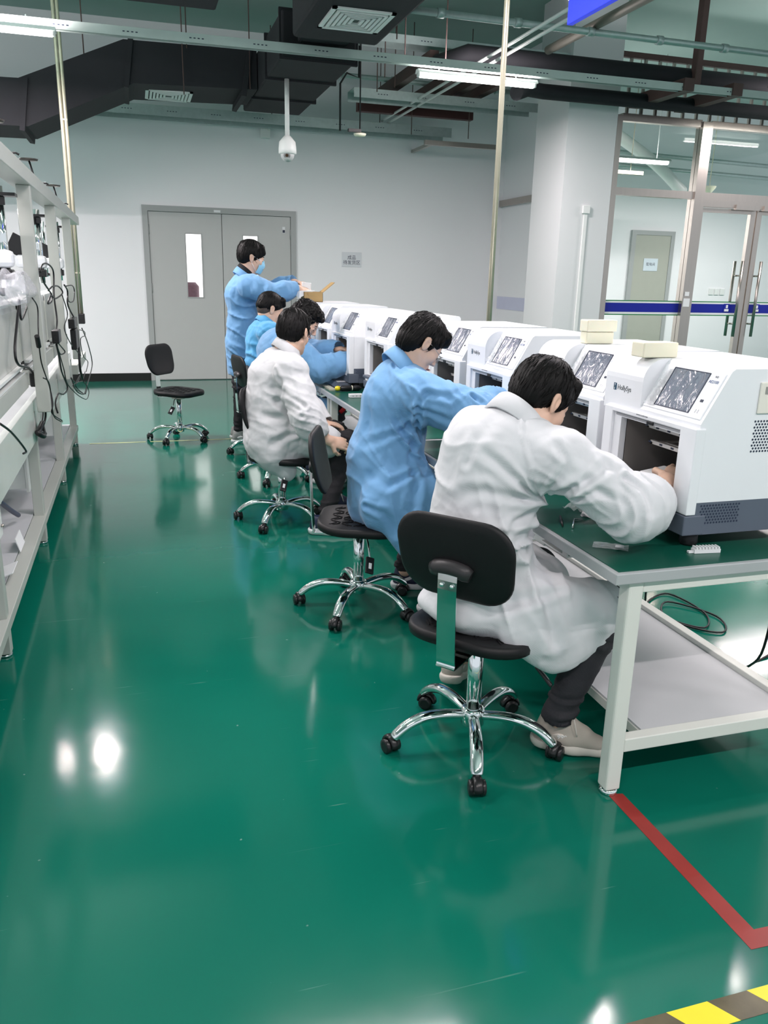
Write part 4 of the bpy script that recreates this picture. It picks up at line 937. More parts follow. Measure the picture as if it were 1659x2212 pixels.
for (y, lab) in ((4.30, 'dark hooked rod with a disc on the beam, at the left picture edge'), (5.70, 'dark hooked rod with a disc on the beam, middle one of three'), (7.35, 'dark hooked rod with a disc on the beam, farthest of three')):
    t = thing('beam_hook', lab, 'hook', (-0.53, y, 2.0))
    h = MB(); h.ring([(0.0, 0, 0.0), (-0.012, 0, 0.045), (-0.035, 0, 0.15)], 0.006, 8); h.ring([(0.0, 0, 0.018), (0.05, 0, 0.022), (0.065, 0, 0.015)], 0.005, 6); h.build('rod', M_bplast, t)
    MB().lathe((-0.036, 0, 0.15), [(0.0, 0.012), (0.055, 0.006), (0.05, -0.004), (0.0, -0.006)], 20).build('disc', mat('bronze_disc', (0.06, 0.055, 0.05), 0.4, 0.4), t)
# a bag of parts lying on the near panel
M_bag = mat('cloudy_bag', (0.78, 0.79, 0.84), 0.18, alpha=0.42, ior=1.4, var=0.05, bump=0.8, bscale=30)
bm = bmesh.new(); bmesh.ops.create_icosphere(bm, subdivisions=4, radius=1); rng = random.Random(4)
for v in bm.verts:
    q = v.co; s_ = 1 + 0.14 * math.sin(9 * q.x + 4 * q.z) + 0.12 * math.cos(11 * q.y - 3 * q.x) + rng.uniform(-.03, .03)
    v.co = Vector((-0.585 + q.x * 0.085 * s_, 4.55 + q.y * 0.50 * s_, 1.415 + max(q.z * 0.085 * s_, -0.068)))
mb = MB(); bm.verts.ensure_lookup_table(); mb.add([v.co for v in bm.verts], [[v.index for v in f.verts] for f in bm.faces], 0, True); bm.free()
tag(mb.build('plastic_bag', M_bag), 'large clear plastic bag of parts lying on the near workbench panel', 'plastic bag')
# black power adaptors
for lab, c, d in (('black power adaptor cube on the near cable duct', (-0.545, 4.86, 0.93), (0.06, 0.16, 0.075)), ('black plug block beside the middle upright', (-0.455, 5.20, 1.135), (0.04, 0.16, 0.075)),
                  ('large black power supply at the far end of the workbench', (-0.455, 6.66, 1.01), (0.04, 0.26, 0.15)), ('black plug cluster above the large power supply', (-0.455, 6.62, 1.13), (0.045, 0.34, 0.07)), ('black socket block at the foot of the brass toned poles', (-0.545, 9.0, 1.03), (0.09, 0.09, 0.10))):
    b = MB(); b.box(c, d, bev=0.006); b.cyl((c[0], c[1] - d[1] / 2 - 0.001, c[2]), (c[0], c[1] - d[1] / 2 - 0.006, c[2]), 0.012, 10)
    tag(b.build('power_adaptor', M_bplast), lab, 'power adaptor')
MB_ = MB(); MB_.b2((-0.60, 7.665, 0.62), (-0.52, 9.0, 0.70)); tag(MB_.build('end_rail', M_bench), 'cream steel rail extending past the far end of the left workbench', 'rail')
# loose cables: (label, radius, x of the plane they hang in, [(y, z), ...])
CABLES = [
    ('thick black cable running down the near panel into the knotted bundle', 0.009, -0.555, [(4.51, 1.363), (4.35, 1.259), (4.2, 1.149), (4.23, 1.075), (4.66, 1.008), (4.82, 0.937), (4.95, 0.849), (5.14, 0.718), (5.16, 0.637), (4.81, 0.649)]),
    ('black cable forming a V at the top of the near panel', 0.008, -0.555, [(4.52, 1.359), (4.51, 1.273), (4.65, 1.281), (4.92, 1.349)]),
    ('thin black cable with an inline ferrite on the near upright', 0.0045, -0.462, [(4.23, 1.384), (4.41, 1.333), (4.38, 1.242), (4.31, 1.17), (4.38, 1.069), (4.48, 0.977), (4.67, 0.903), (4.67, 0.816), (4.67, 0.764), (5.08, 0.653)]),
    ('thin black cable falling from the cube adaptor to the pedestal edge', 0.0045, -0.462, [(4.37, 0.991), (4.58, 0.948), (4.67, 0.877), (4.64, 0.786), (4.77, 0.724), (5.02, 0.658)]),
    ('second black cable from the cube adaptor into the knotted bundle', 0.006, -0.555, [(4.93, 0.878), (5.11, 0.817), (5.11, 0.732), (4.98, 0.677), (4.77, 0.659)]),
    ('black cable looping from the middle clamp down to its plug', 0.007, -0.462, [(4.7, 1.499), (4.83, 1.536), (5.17, 1.542), (5.43, 1.498), (5.39, 1.358), (5.37, 1.217), (5.28, 1.148)]),
    ('black coil of cable hung at the top of the middle panel', 0.007, -0.462, [(4.79, 1.475), (4.85, 1.441), (5.2, 1.377), (5.16, 1.338), (4.98, 1.331), (5.14, 1.37), (5.48, 1.341), (5.94, 1.363), (5.79, 1.407), (5.24, 1.417), (5.1, 1.397)]),
    ('thin black cable swaying past the third upright', 0.005, -0.462, [(5.93, 1.353), (6.26, 1.212), (5.91, 1.135), (6.25, 1.012), (6.75, 0.923), (7.23, 0.827)]),
    ('small black loop of cable beneath the middle plug', 0.006, -0.462, [(5.25, 1.098), (5.29, 1.052), (5.47, 1.004), (5.75, 0.992), (5.57, 1.042), (5.28, 1.091)]),
    ('black cable dropping from the middle plug and curling under', 0.007, -0.462, [(5.21, 1.087), (5.33, 0.99), (5.42, 0.903), (5.7, 0.766), (5.44, 0.759), (5.03, 0.819), (4.89, 0.783), (4.88, 0.729)]),
    ('black cable from the middle plug swinging to the far floor end', 0.005, -0.462, [(5.31, 1.05), (5.4, 0.994), (5.6, 0.892), (5.69, 0.798), (6.23, 0.67), (6.83, 0.538), (7.71, 0.394), (7.93, 0.437), (7.58, 0.57)]),
    ('black cable arching over the far panel', 0.008, -0.462, [(6.2, 1.41), (6.44, 1.362), (6.4, 1.262), (7.02, 1.126)]),
    ('thin looped cable on the far panel', 0.006, -0.462, [(6.33, 1.4), (6.98, 1.392), (7.2, 1.344), (6.93, 1.278), (6.51, 1.29), (6.39, 1.352)]),
    ('widest black cable loop at the far end of the workbench', 0.007, -0.462, [(7.74, 1.016), (8.42, 0.835), (9.0, 0.59), (8.39, 0.53), (7.73, 0.493), (7.23, 0.506), (6.54, 0.628), (6.05, 0.785)]),
    ('small cable loop beside the far power supplies', 0.005, -0.462, [(7.4, 1.025), (8.05, 0.967), (8.12, 0.925), (7.4, 0.945), (7.65, 0.786), (8.16, 0.677), (7.92, 0.615)]),
    ('thick bundle of black cable hanging below the far power supplies', 0.013, -0.462, [(7.11, 1.044), (7.11, 0.891), (7.1, 0.735), (7.23, 0.634)]),
    ('tangled thin cable at the foot of the far upright', 0.0045, -0.462, [(6.05, 0.785), (6.61, 0.679), (7.04, 0.69), (6.43, 0.68), (7.24, 0.511), (6.13, 0.719), (7.37, 0.596), (7.75, 0.505)]),
    ('blue tinged cable hanging lowest at the far end', 0.005, -0.462, [(7.69, 0.641), (7.37, 0.596), (7.85, 0.478), (7.44, 0.476)]),
    ('black cable lying against the near lower leg', 0.006, -0.462, [(2.95, 1.011), (3.14, 0.951), (3.34, 0.875), (3.45, 0.821), (3.52, 0.793), (3.39, 0.814)]),
]
for lab, r_, xx, pts in CABLES:
    cable('black_cable', lab, [(xx + 0.006 * math.sin(3 * i_ + 9 * r_), p[0], p[1]) for i_, p in enumerate(pts)], r_ * 0.72)
cable('ferrite_bead', 'dark ferrite bead on the thin cable at the near upright', [(-.462, 4.27, 1.205), (-.462, 4.31, 1.150)], 0.012)
X0 = -0.555
cable('grey_hose', 'dark blue grey hose drooping over the lower shelf of the left workbench', [(-0.75, 4.2, 0.55), (-0.72, 4.25, 0.42), (-0.70, 4.45, 0.30), (-0.68, 4.60, 0.22)], 0.013, 'hose', mat('blue_grey_hose', (0.06, 0.07, 0.12), 0.4))
tie = MB(); tie.ring(smooth_path([(X0 + .01, 4.66, .66), (X0 + .02, 4.80, .69), (X0 + .01, 4.86, .66), (X0 + .03, 4.72, .63), (X0 + .01, 4.62, .67), (X0 + .02, 4.85, .62)], 5), 0.014, 8)
tag(tie.build('cable_bundle', M_cable), 'knotted bundle of black cable on the edge of the near apron', 'cable bundle')
for k, (y, lab) in enumerate(((3.72, 'folded white card on the lower shelf, nearer one'), (4.15, 'small white card standing on the lower shelf'))):
    b = MB(); b.box((-0.62, y, 0.215), (0.07, 0.16, 0.004), Matrix.Rotation(-0.35 if k == 0 else 1.3, 3, 'Y')); tag(b.build('white_card', M_paper), lab, 'card')
# white frames of the next row of benches
for k, (x, lab) in enumerate(((-2.6, 'white framed bench row behind the left workbench'), (-4.4, 'second white framed bench row far at the left'))):
    t = thing('bench_row', lab, 'workbench', (x, 0, 0)); m_ = MB()
    for y in (3.0, 5.0, 7.0, 9.0): m_.b2((0, y, 0), (0.08, y + .08, 2.05))
    m_.build('frame_posts', M_white, t); b = MB(); b.b2((-0.02, 2.5, 2.0), (0.1, 9.4, 2.08)); b.b2((-0.6, 2.5, 1.5), (-0.5, 9.4, 1.56)); b.build('beam', M_white, t)
    MB().b2((-0.7, 2.5, 0.75), (0.1, 9.4, 0.80)).build('worktop', M_shelf, t)
    for y in (3.0, 5.0, 7.0, 9.0): MB().ring([(0.0, y, 2.0), (-0.55, y, 1.53)], 0.02, 8).build('brace', M_white, t)
# ================================================================ people: smooth blended bodies, meshed by surface nets
V3 = lambda *a: np.array(a, dtype=np.float64)
def axis_grid(lo, hi, fine, coarse, spans):
    xs = [lo]
    while xs[-1] < hi:
        x = xs[-1]; d = coarse
        for a, b in spans:
            if a - 0.01 < x < b + 0.01: d = fine
            elif x <= a - 0.01 and x + coarse > a - 0.01: d = min(d, max(fine, a - 0.01 - x))
        xs.append(x + d)
    return np.array(xs, dtype=np.float32)

class Field:
    def __init__(s): s.p = []
    def cone(s, a, b, ra, rb=None, k=0.02, n=None, fl=1.0, sub=False):
        s.p.append(('c', V3(*a), V3(*b), ra, ra if rb is None else rb, k, None if n is None else V3(*n) / np.linalg.norm(n), fl, sub)); return s
    def ell(s, c, r, R=None, k=0.02, sub=False):
        s.p.append(('e', V3(*c), V3(*r), np.eye(3) if R is None else np.array(R), 0, k, None, 1, sub)); return s
    def chain(s, pts, rs, k=0.02, n=None, fl=1.0):
        for i in range(len(pts) - 1): s.cone(pts[i], pts[i + 1], rs[i], rs[i + 1], k, n, fl)
        return s
    def half(s, c, n, k=0.004):            # cut away everything on the +n side
        s.p.append(('h', V3(*c), V3(*n) / np.linalg.norm(n), 0, 0, k, None, 1, True)); return s
    def bounds(s):
        lo = np.full(3, 1e9); hi = -lo
        for q in s.p:
            if q[-1]: continue
            if q[0] == 'c':
                r = max(q[3], q[4]); lo = np.minimum(lo, np.minimum(q[1], q[2]) - r); hi = np.maximum(hi, np.maximum(q[1], q[2]) + r)
            else: r = q[2].max(); lo = np.minimum(lo, q[1] - r); hi = np.maximum(hi, q[1] + r)
        return lo - 0.02, hi + 0.02
    def mesh(s, fine=0.006, coarse=None, spans=None):
        coarse = coarse or fine; lo, hi = s.bounds(); spans = spans or [[], [], []]
        if coarse == fine: spans = [[], [], []]
        X, Y, Z = [axis_grid(lo[i], hi[i], fine, coarse, spans[i]) for i in range(3)]
        F = np.full((len(X), len(Y), len(Z)), 0.5, np.float32)
        for q in s.p:
            k = q[5]
            if q[0] == 'h': sl = (slice(None),) * 3
            else:
                if q[0] == 'c': r = max(q[3], q[4]); a = np.minimum(q[1], q[2]) - r; b = np.maximum(q[1], q[2]) + r
                else: r = q[2].max(); a = q[1] - r; b = q[1] + r
                m = k + 2.5 * coarse; sl = tuple(slice(max(0, np.searchsorted(G, a[i] - m) - 1), np.searchsorted(G, b[i] + m) + 1) for i, G in enumerate((X, Y, Z)))
            gx = X[sl[0]][:, None, None]; gy = Y[sl[1]][None, :, None]; gz = Z[sl[2]][None, None, :]
            if gx.size == 0 or gy.size == 0 or gz.size == 0: continue
            if q[0] == 'c':
                px, py, pz = gx - q[1][0], gy - q[1][1], gz - q[1][2]; ba = q[2] - q[1]
                if q[6] is not None and q[7] != 1.0:
                    n = q[6]; dn = px * n[0] + py * n[1] + pz * n[2]; e = (1 / q[7] - 1); px = px + e * dn * n[0]; py = py + e * dn * n[1]; pz = pz + e * dn * n[2]
                    bn = ba @ n; ba = ba + e * bn * n
                L = max(ba @ ba, 1e-9); t = np.clip((px * ba[0] + py * ba[1] + pz * ba[2]) / L, 0, 1)
                d = np.sqrt((px - t * ba[0]) ** 2 + (py - t * ba[1]) ** 2 + (pz - t * ba[2]) ** 2) - (q[3] + (q[4] - q[3]) * t)
                if q[7] != 1.0 and q[6] is not None: d = d * (0.5 + 0.5 * q[7])
            elif q[0] == 'e':
                px, py, pz = gx - q[1][0], gy - q[1][1], gz - q[1][2]; R = q[3]; r = q[2]
                u = (px * R[0, 0] + py * R[1, 0] + pz * R[2, 0]) / r[0]; v = (px * R[0, 1] + py * R[1, 1] + pz * R[2, 1]) / r[1]; w = (px * R[0, 2] + py * R[1, 2] + pz * R[2, 2]) / r[2]
                k0 = np.sqrt(u * u + v * v + w * w); k1 = np.sqrt((u / r[0]) ** 2 + (v / r[1]) ** 2 + (w / r[2]) ** 2); d = k0 * (k0 - 1) / np.maximum(k1, 1e-6)
            else: d = -((gx - q[1][0]) * q[2][0] + (gy - q[1][1]) * q[2][1] + (gz - q[1][2]) * q[2][2])
            f = F[sl]
            if q[-1]:
                h = np.maximum(k - np.abs(f + d), 0) / k; F[sl] = np.maximum(f, -d) + h * h * k * 0.25
            else:
                h = np.maximum(k - np.abs(f - d), 0) / k; F[sl] = np.minimum(f, d) - h * h * k * 0.25
        return surface_nets(F, X, Y, Z)

def surface_nets(F, X, Y, Z):
    F[0], F[-1] = 0.5, 0.5; F[:, 0], F[:, -1] = 0.5, 0.5; F[:, :, 0], F[:, :, -1] = 0.5, 0.5
    ins = F < 0; nx, ny, nz = F.shape
    c = ins[:-1, :-1, :-1].astype(np.int8)
    cnt = sum(ins[a:nx - 1 + a, b:ny - 1 + b, d:nz - 1 + d].astype(np.int8) for a in (0, 1) for b in (0, 1) for d in (0, 1))
    act = (cnt > 0) & (cnt < 8); ii, jj, kk = np.nonzero(act); idx = np.full(act.shape, -1, np.int64); idx[ii, jj, kk] = np.arange(len(ii))
    acc = np.zeros((len(ii), 3)); num = np.zeros(len(ii)); G = (X, Y, Z)
    for ax in range(3):
        for a in (0, 1):
            for b in (0, 1):
                o0 = [0, 0, 0]; oth = [q for q in range(3) if q != ax]; o0[oth[0]] = a; o0[oth[1]] = b; o1 = list(o0); o1[ax] = 1
                f0 = F[ii + o0[0], jj + o0[1], kk + o0[2]]; f1 = F[ii + o1[0], jj + o1[1], kk + o1[2]]; m = (f0 < 0) != (f1 < 0)
                t = np.where(m, f0 / np.where(f0 == f1, 1, f0 - f1), 0); base = (ii, jj, kk); P = np.zeros((len(ii), 3))
                for q in range(3):
                    g = G[q]; b0 = g[base[q] + o0[q]]; P[:, q] = b0 if q != ax else b0 + t * (g[base[q] + 1] - b0)
                acc[m] += P[m]; num[m] += 1
    Vt = acc / np.maximum(num, 1)[:, None]; quads = []
    for ax in range(3):
        s0 = [slice(1, n - 1) for n in F.shape]; s0[ax] = slice(0, F.shape[ax] - 1); s1 = list(s0); s1[ax] = slice(1, F.shape[ax])
        a = ins[tuple(s0)]; b = ins[tuple(s1)]; e = np.nonzero(a != b); fl = a[e]
        p = [e[q] + (0 if q == ax else 1) for q in range(3)]; u, v = [q for q in range(3) if q != ax]
        def cell(du, dv):
            r = [x.copy() for x in p]; r[u] = r[u] + du; r[v] = r[v] + dv; return idx[r[0], r[1], r[2]]
        Q = np.stack([cell(-1, -1), cell(0, -1), cell(0, 0), cell(-1, 0)], 1)
        flip = fl if ax != 1 else ~fl
        Q[~flip] = Q[~flip][:, ::-1]; quads.append(Q)
    Q = np.concatenate(quads); Q = Q[(Q >= 0).all(1)]
    return Vt, Q

_rng = np.random.RandomState(11); _LAT = _rng.rand(32, 32, 32).astype(np.float32) * 2 - 1
def vnoise(P):
    i = np.floor(P).astype(int); f = P - i; f = f * f * (3 - 2 * f); r = 0
    for a in (0, 1):
        for b in (0, 1):
            for c in (0, 1):
                w = (f[:, 0] if a else 1 - f[:, 0]) * (f[:, 1] if b else 1 - f[:, 1]) * (f[:, 2] if c else 1 - f[:, 2])
                r = r + w * _LAT[(i[:, 0] + a) % 32, (i[:, 1] + b) % 32, (i[:, 2] + c) % 32]
    return r
def normals(Vt, Q):
    a = Vt[Q[:, 2]] - Vt[Q[:, 0]]; b = Vt[Q[:, 3]] - Vt[Q[:, 1]]; n = np.cross(a, b); N = np.zeros_like(Vt)
    for k in range(4): np.add.at(N, Q[:, k], n)
    return N / np.maximum(np.linalg.norm(N, axis=1), 1e-9)[:, None]
def relax(Vt, Q, it=2, w=0.5):
    E = np.concatenate([Q[:, [0, 1]], Q[:, [1, 2]], Q[:, [2, 3]], Q[:, [3, 0]]]); E = np.concatenate([E, E[:, ::-1]])
    for _ in range(it):
        A = np.zeros_like(Vt); np.add.at(A, E[:, 0], Vt[E[:, 1]]); c = np.bincount(E[:, 0], minlength=len(Vt)).astype(float); m = c > 0
        Vt = Vt.copy(); Vt[m] = Vt[m] * (1 - w) + w * A[m] / c[m][:, None]
    return Vt
def np_mesh(name, Vt, Q, mats, parent, mi=None):
    me = bpy.data.meshes.new(name); me.from_pydata(Vt.tolist(), [], Q.tolist())
    for m in (mats if isinstance(mats, (list, tuple)) else [mats]): me.materials.append(m)
    me.polygons.foreach_set('use_smooth', [True] * len(Q))
    if mi is not None: me.polygons.foreach_set('material_index', mi.astype(np.int32))
    bm = bmesh.new(); bm.from_mesh(me); bmesh.ops.recalc_face_normals(bm, faces=bm.faces[:]); bm.to_mesh(me); bm.free()
    me.update(); o = bpy.data.objects.new(name, me); COL.objects.link(o)
    if parent is not None: o.parent = parent
    return o
def crease_disp(Vt, lines):
    """pulled creases: a valley with a softer ridge on each side, following a polyline"""
    D = np.zeros(len(Vt))
    for pts, w, dep in lines:
        pts = np.array(pts); best = np.full(len(Vt), 9.0); tt = np.zeros(len(Vt)); n = len(pts) - 1
        for i in range(n):
            a, b = pts[i], pts[i + 1]; ba = b - a; t = np.clip(((Vt - a) @ ba) / max(ba @ ba, 1e-9), 0, 1)
            d = np.linalg.norm(Vt - a - t[:, None] * ba, axis=1); m = d < best; best = np.where(m, d, best); tt = np.where(m, (i + t) / n, tt)
        fade = 0.35 + 0.65 * np.clip(1 - tt, 0, 1); ww = w * (0.7 + 0.6 * tt)
        D += dep * fade * (-np.exp(-(best / ww) ** 2) + 0.65 * np.exp(-((best - 2.1 * ww) / (1.1 * ww)) ** 2))
    return D
def fold_disp(Vt, folds, seed=0.0, base=0.004):
    """wrinkles: ridged noise stretched along the fold lines, strongest near each fold group"""
    D = base * 0.8 * vnoise(Vt * 7.0 + seed) + base * 0.6 * vnoise(Vt * 16.0 + seed * 2)
    r = 1 - np.abs(vnoise(Vt * 8.0 * np.array([1, 1, .6]) + 5 + seed)) * 3.0; D += base * 0.8 * np.clip(r, 0, 1) ** 1.7
    r = 1 - np.abs(vnoise(Vt * 19.0 + 15 + seed)) * 3.0; D += base * 0.3 * np.clip(r, 0, 1) ** 1.5
    # crumple network: flat facets meeting in sharp valleys, drawn out lengthwise
    Pw = (Vt * np.array([9.0, 9.0, 5.5]) + 1.1 * np.stack([vnoise(Vt * 6 + 3 + seed), vnoise(Vt * 6 + 13 + seed), vnoise(Vt * 6 + 23 + seed)], 1) + seed)
    ci = np.floor(Pw).astype(int); f1 = np.full(len(Vt), 9.0); f2 = f1.copy()
    for a in (-1, 0, 1):
        for b in (-1, 0, 1):
            for c in (-1, 0, 1):
                q = ci + (a, b, c); jx = (_LAT[q[:, 0] % 32, q[:, 1] % 32, q[:, 2] % 32] + 1) / 2; jy = (_LAT[(q[:, 0] + 7) % 32, (q[:, 1] + 11) % 32, q[:, 2] % 32] + 1) / 2; jz = (_LAT[(q[:, 0] + 19) % 32, q[:, 1] % 32, (q[:, 2] + 5) % 32] + 1) / 2
                d_ = np.sqrt(((q + np.stack([jx, jy, jz], 1) - Pw) ** 2).sum(1)); m_ = d_ < f1; f2 = np.where(m_, f1, np.minimum(f2, d_)); f1 = np.where(m_, d_, f1)
    D += base * 0.75 * (np.clip((f2 - f1) * 2.2, 0, 1) - 0.6) - base * 0.5 * f1
    for (c, c2, rad, d, lam, amp) in folds:
        c = V3(*c); c2 = V3(*c2); d = V3(*d); d /= np.linalg.norm(d); ba = c2 - c; L = max(ba @ ba, 1e-9)
        t = np.clip(((Vt - c) @ ba) / L, 0, 1); dist = np.linalg.norm(Vt - c - t[:, None] * ba, axis=1)
        w = np.exp(-(dist / rad) ** 2 * 1.3); s = (Vt - c) @ d
        warp = 0.55 * vnoise(Vt * 5 + seed + 9) + 0.25 * vnoise(Vt * 11 + seed)
        P = (Vt - s[:, None] * d) * 2.2 + d * (s / lam)[:, None] * 1.0 + warp[:, None] * 0.9 + seed
        r = 1 - np.abs(vnoise(P)) * 2.6; D += amp * 1.5 * w * (np.where(r > 0, r ** 1.6, 0.5 * np.maximum(r, -.6)) - 0.15)
    return D
def clothe(name, field, mats, parent, folds=(), seed=0.0, vox=0.007, base=0.004, it=2, creases=()):
    Vt, Q = field.mesh(vox); Vt = relax(Vt, Q, it, 0.5); N = normals(Vt, Q)
    c = Vt.mean(0)
    if np.mean(((Vt - c) * N).sum(1)) < 0: N = -N
    Vt = Vt + N * (fold_disp(Vt, folds, seed, base) + crease_disp(Vt, creases))[:, None]
    return np_mesh(name, Vt, Q, mats, parent)

def rotm(yaw, pitch=0.0, roll=0.0):
    """columns: forward(+x), left(+y), up(+z); pitch down positive"""
    y, p, r = map(math.radians, (yaw, pitch, roll))
    Rz = np.array([[math.cos(y), -math.sin(y), 0], [math.sin(y), math.cos(y), 0], [0, 0, 1]])
    Ry = np.array([[math.cos(p), 0, math.sin(p)], [0, 1, 0], [-math.sin(p), 0, math.cos(p)]])
    Rx = np.array([[1, 0, 0], [0, math.cos(r), -math.sin(r)], [0, math.sin(r), math.cos(r)]])
    return Rz @ Ry @ Rx

def add_head(F, c, R, s=1.0):
    T = lambda x, y, z: np.array(c) + R @ (np.array([x, y, z]) * s)
    F.ell(T(-0.012, 0, 0.045), V3(.094, .073, .076) * s, R, 0.02); F.ell(T(0.032, 0, -0.018), V3(.060, .058, .085) * s, R, 0.03)
    for q in (-1, 1):
        F.cone(T(-0.005, .050 * q, -.045), T(0.055, .024 * q, -.092), .020 * s, .017 * s, 0.03)
        F.ell(T(0.055, .040 * q, -.022), V3(.026, .022, .024) * s, R, 0.02)
        F.cone(T(0.070, .036 * q, .022), T(0.084, .008 * q, .018), .009 * s, .010 * s, 0.015)
    F.ell(T(0.074, 0, -.092), V3(.019, .022, .016) * s, R, 0.02)
    for q in (-1, 1): F.ell(T(0.094, .031 * q, .002), V3(.014, .015, .011) * s, R, 0.012, True)
    for q in (-1, 1): F.ell(T(0.077, .031 * q, .001), V3(.012, .015, .0115) * s, R, 0.004)
    F.cone(T(.088, 0, .010), T(.108, 0, -.024), .0065 * s, .0095 * s, 0.010)
    for q in (-1, 1): F.ell(T(.097, .012 * q, -.030), V3(.010, .008, .007) * s, R, 0.006)
    F.cone(T(.088, -.017, -.054), T(.088, .017, -.054), .0065 * s, .0065 * s, 0.008); F.cone(T(.087, -.014, -.064), T(.087, .014, -.064), .0075 * s, .0075 * s, 0.006)
    F.cone(T(.103, -.024, -.0588), T(.103, .024, -.0588), .0045 * s, .0045 * s, 0.005)
    for q in (-1, 1):
        E = R @ rotm(-18 * q if q > 0 else 18, -12)
        F.ell(T(-.012, .079 * q, -.004), V3(.020, .0075, .032) * s, E, 0.006)
        F.ell(T(-.014, .076 * q, .012), V3(.020, .010, .018) * s, E, 0.005)
        F.ell(T(-.009, .0925 * q, -.001), V3(.0115, .0115, .0205) * s, E, 0.003, True); F.cone(T(-.002, .083 * q, .010), T(.000, .0825 * q, -.012), .0035 * s, .003 * s, .003)
    return T

def add_hand(F, w, d, n, s=1.0, curl=0.6, spread=0.10, thumb=1, grip=0.5):
    """wrist w, direction d, palm normal n (palm faces n), thumb=+1 on the d x n side"""
    w = V3(*w); d = V3(*d); d /= np.linalg.norm(d); n = V3(*n); n = n - d * (n @ d); n /= np.linalg.norm(n); sd = np.cross(d, n) * thumb
    F.cone(w - d * .02, w + d * .012, .026 * s, .027 * s, 0.015, n, .75)
    F.cone(w + d * .020 * s, w + d * .072 * s, .034 * s, .038 * s, 0.012, n, .38)
    for i, (o, L) in enumerate(((.030, .070), (.010, .078), (-.010, .072), (-.029, .056))):
        b = w + d * (.088 - abs(i - 1) * .004) * s + sd * o * s; a = curl * (1 + .12 * i); dd = d + sd * (0.5 - i * .33) * spread; dd /= np.linalg.norm(dd)
        p = [b - d * .012 * s, b]; ang = 0.3 * a
        for f in (.45, .30, .25):
            v = dd * math.cos(ang) + n * math.sin(ang); p.append(p[-1] + v * L * f * s); ang += a
        F.chain(p, [.0095 * s, .0095 * s, .0088 * s, .0080 * s, .0068 * s], 0.003)
    b = w + d * .022 * s + sd * .026 * s; t1 = b + (d * .5 + sd * .75 + n * .3) * .038 * s; t2 = t1 + (d * .85 + sd * .15 + n * grip) * .030 * s; t3 = t2 + (d * .8 - sd * .25 + n * grip) * .024 * s
    F.chain([b, t1, t2, t3], [.014 * s, .0115 * s, .0105 * s, .0085 * s], 0.006)

M_hair = mat('black_hair', (0.004, 0.0035, 0.0035), 0.5, var=0.3, scale=60, spec=0.2, bump=0.4, bscale=140, stretch=(1, 1, 0.25))
M_skin = mat('skin', (0.70, 0.46, 0.345), 0.5, var=0.05, scale=30, sss=0.12, bump=0.06, bscale=250)
M_lip = mat('lips', (0.40, 0.16, 0.13), 0.45, var=0.05)
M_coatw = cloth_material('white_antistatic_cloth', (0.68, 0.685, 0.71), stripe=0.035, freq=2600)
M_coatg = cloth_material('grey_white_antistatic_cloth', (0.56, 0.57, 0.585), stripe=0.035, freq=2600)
M_coatb = cloth_material('blue_antistatic_cloth', (0.15, 0.345, 0.60), stripe=0.05, freq=2600)
M_coatc = cloth_material('bright_blue_antistatic_cloth', (0.09, 0.38, 0.68), stripe=0.05, freq=2600)
M_trous = mat('black_trouser_cloth', (0.016, 0.015, 0.018), 0.85, var=0.2, bump=0.4, bscale=120)
M_jean = mat('charcoal_denim', (0.022, 0.022, 0.027), 0.8, var=0.35, scale=22, bump=0.4, bscale=160)

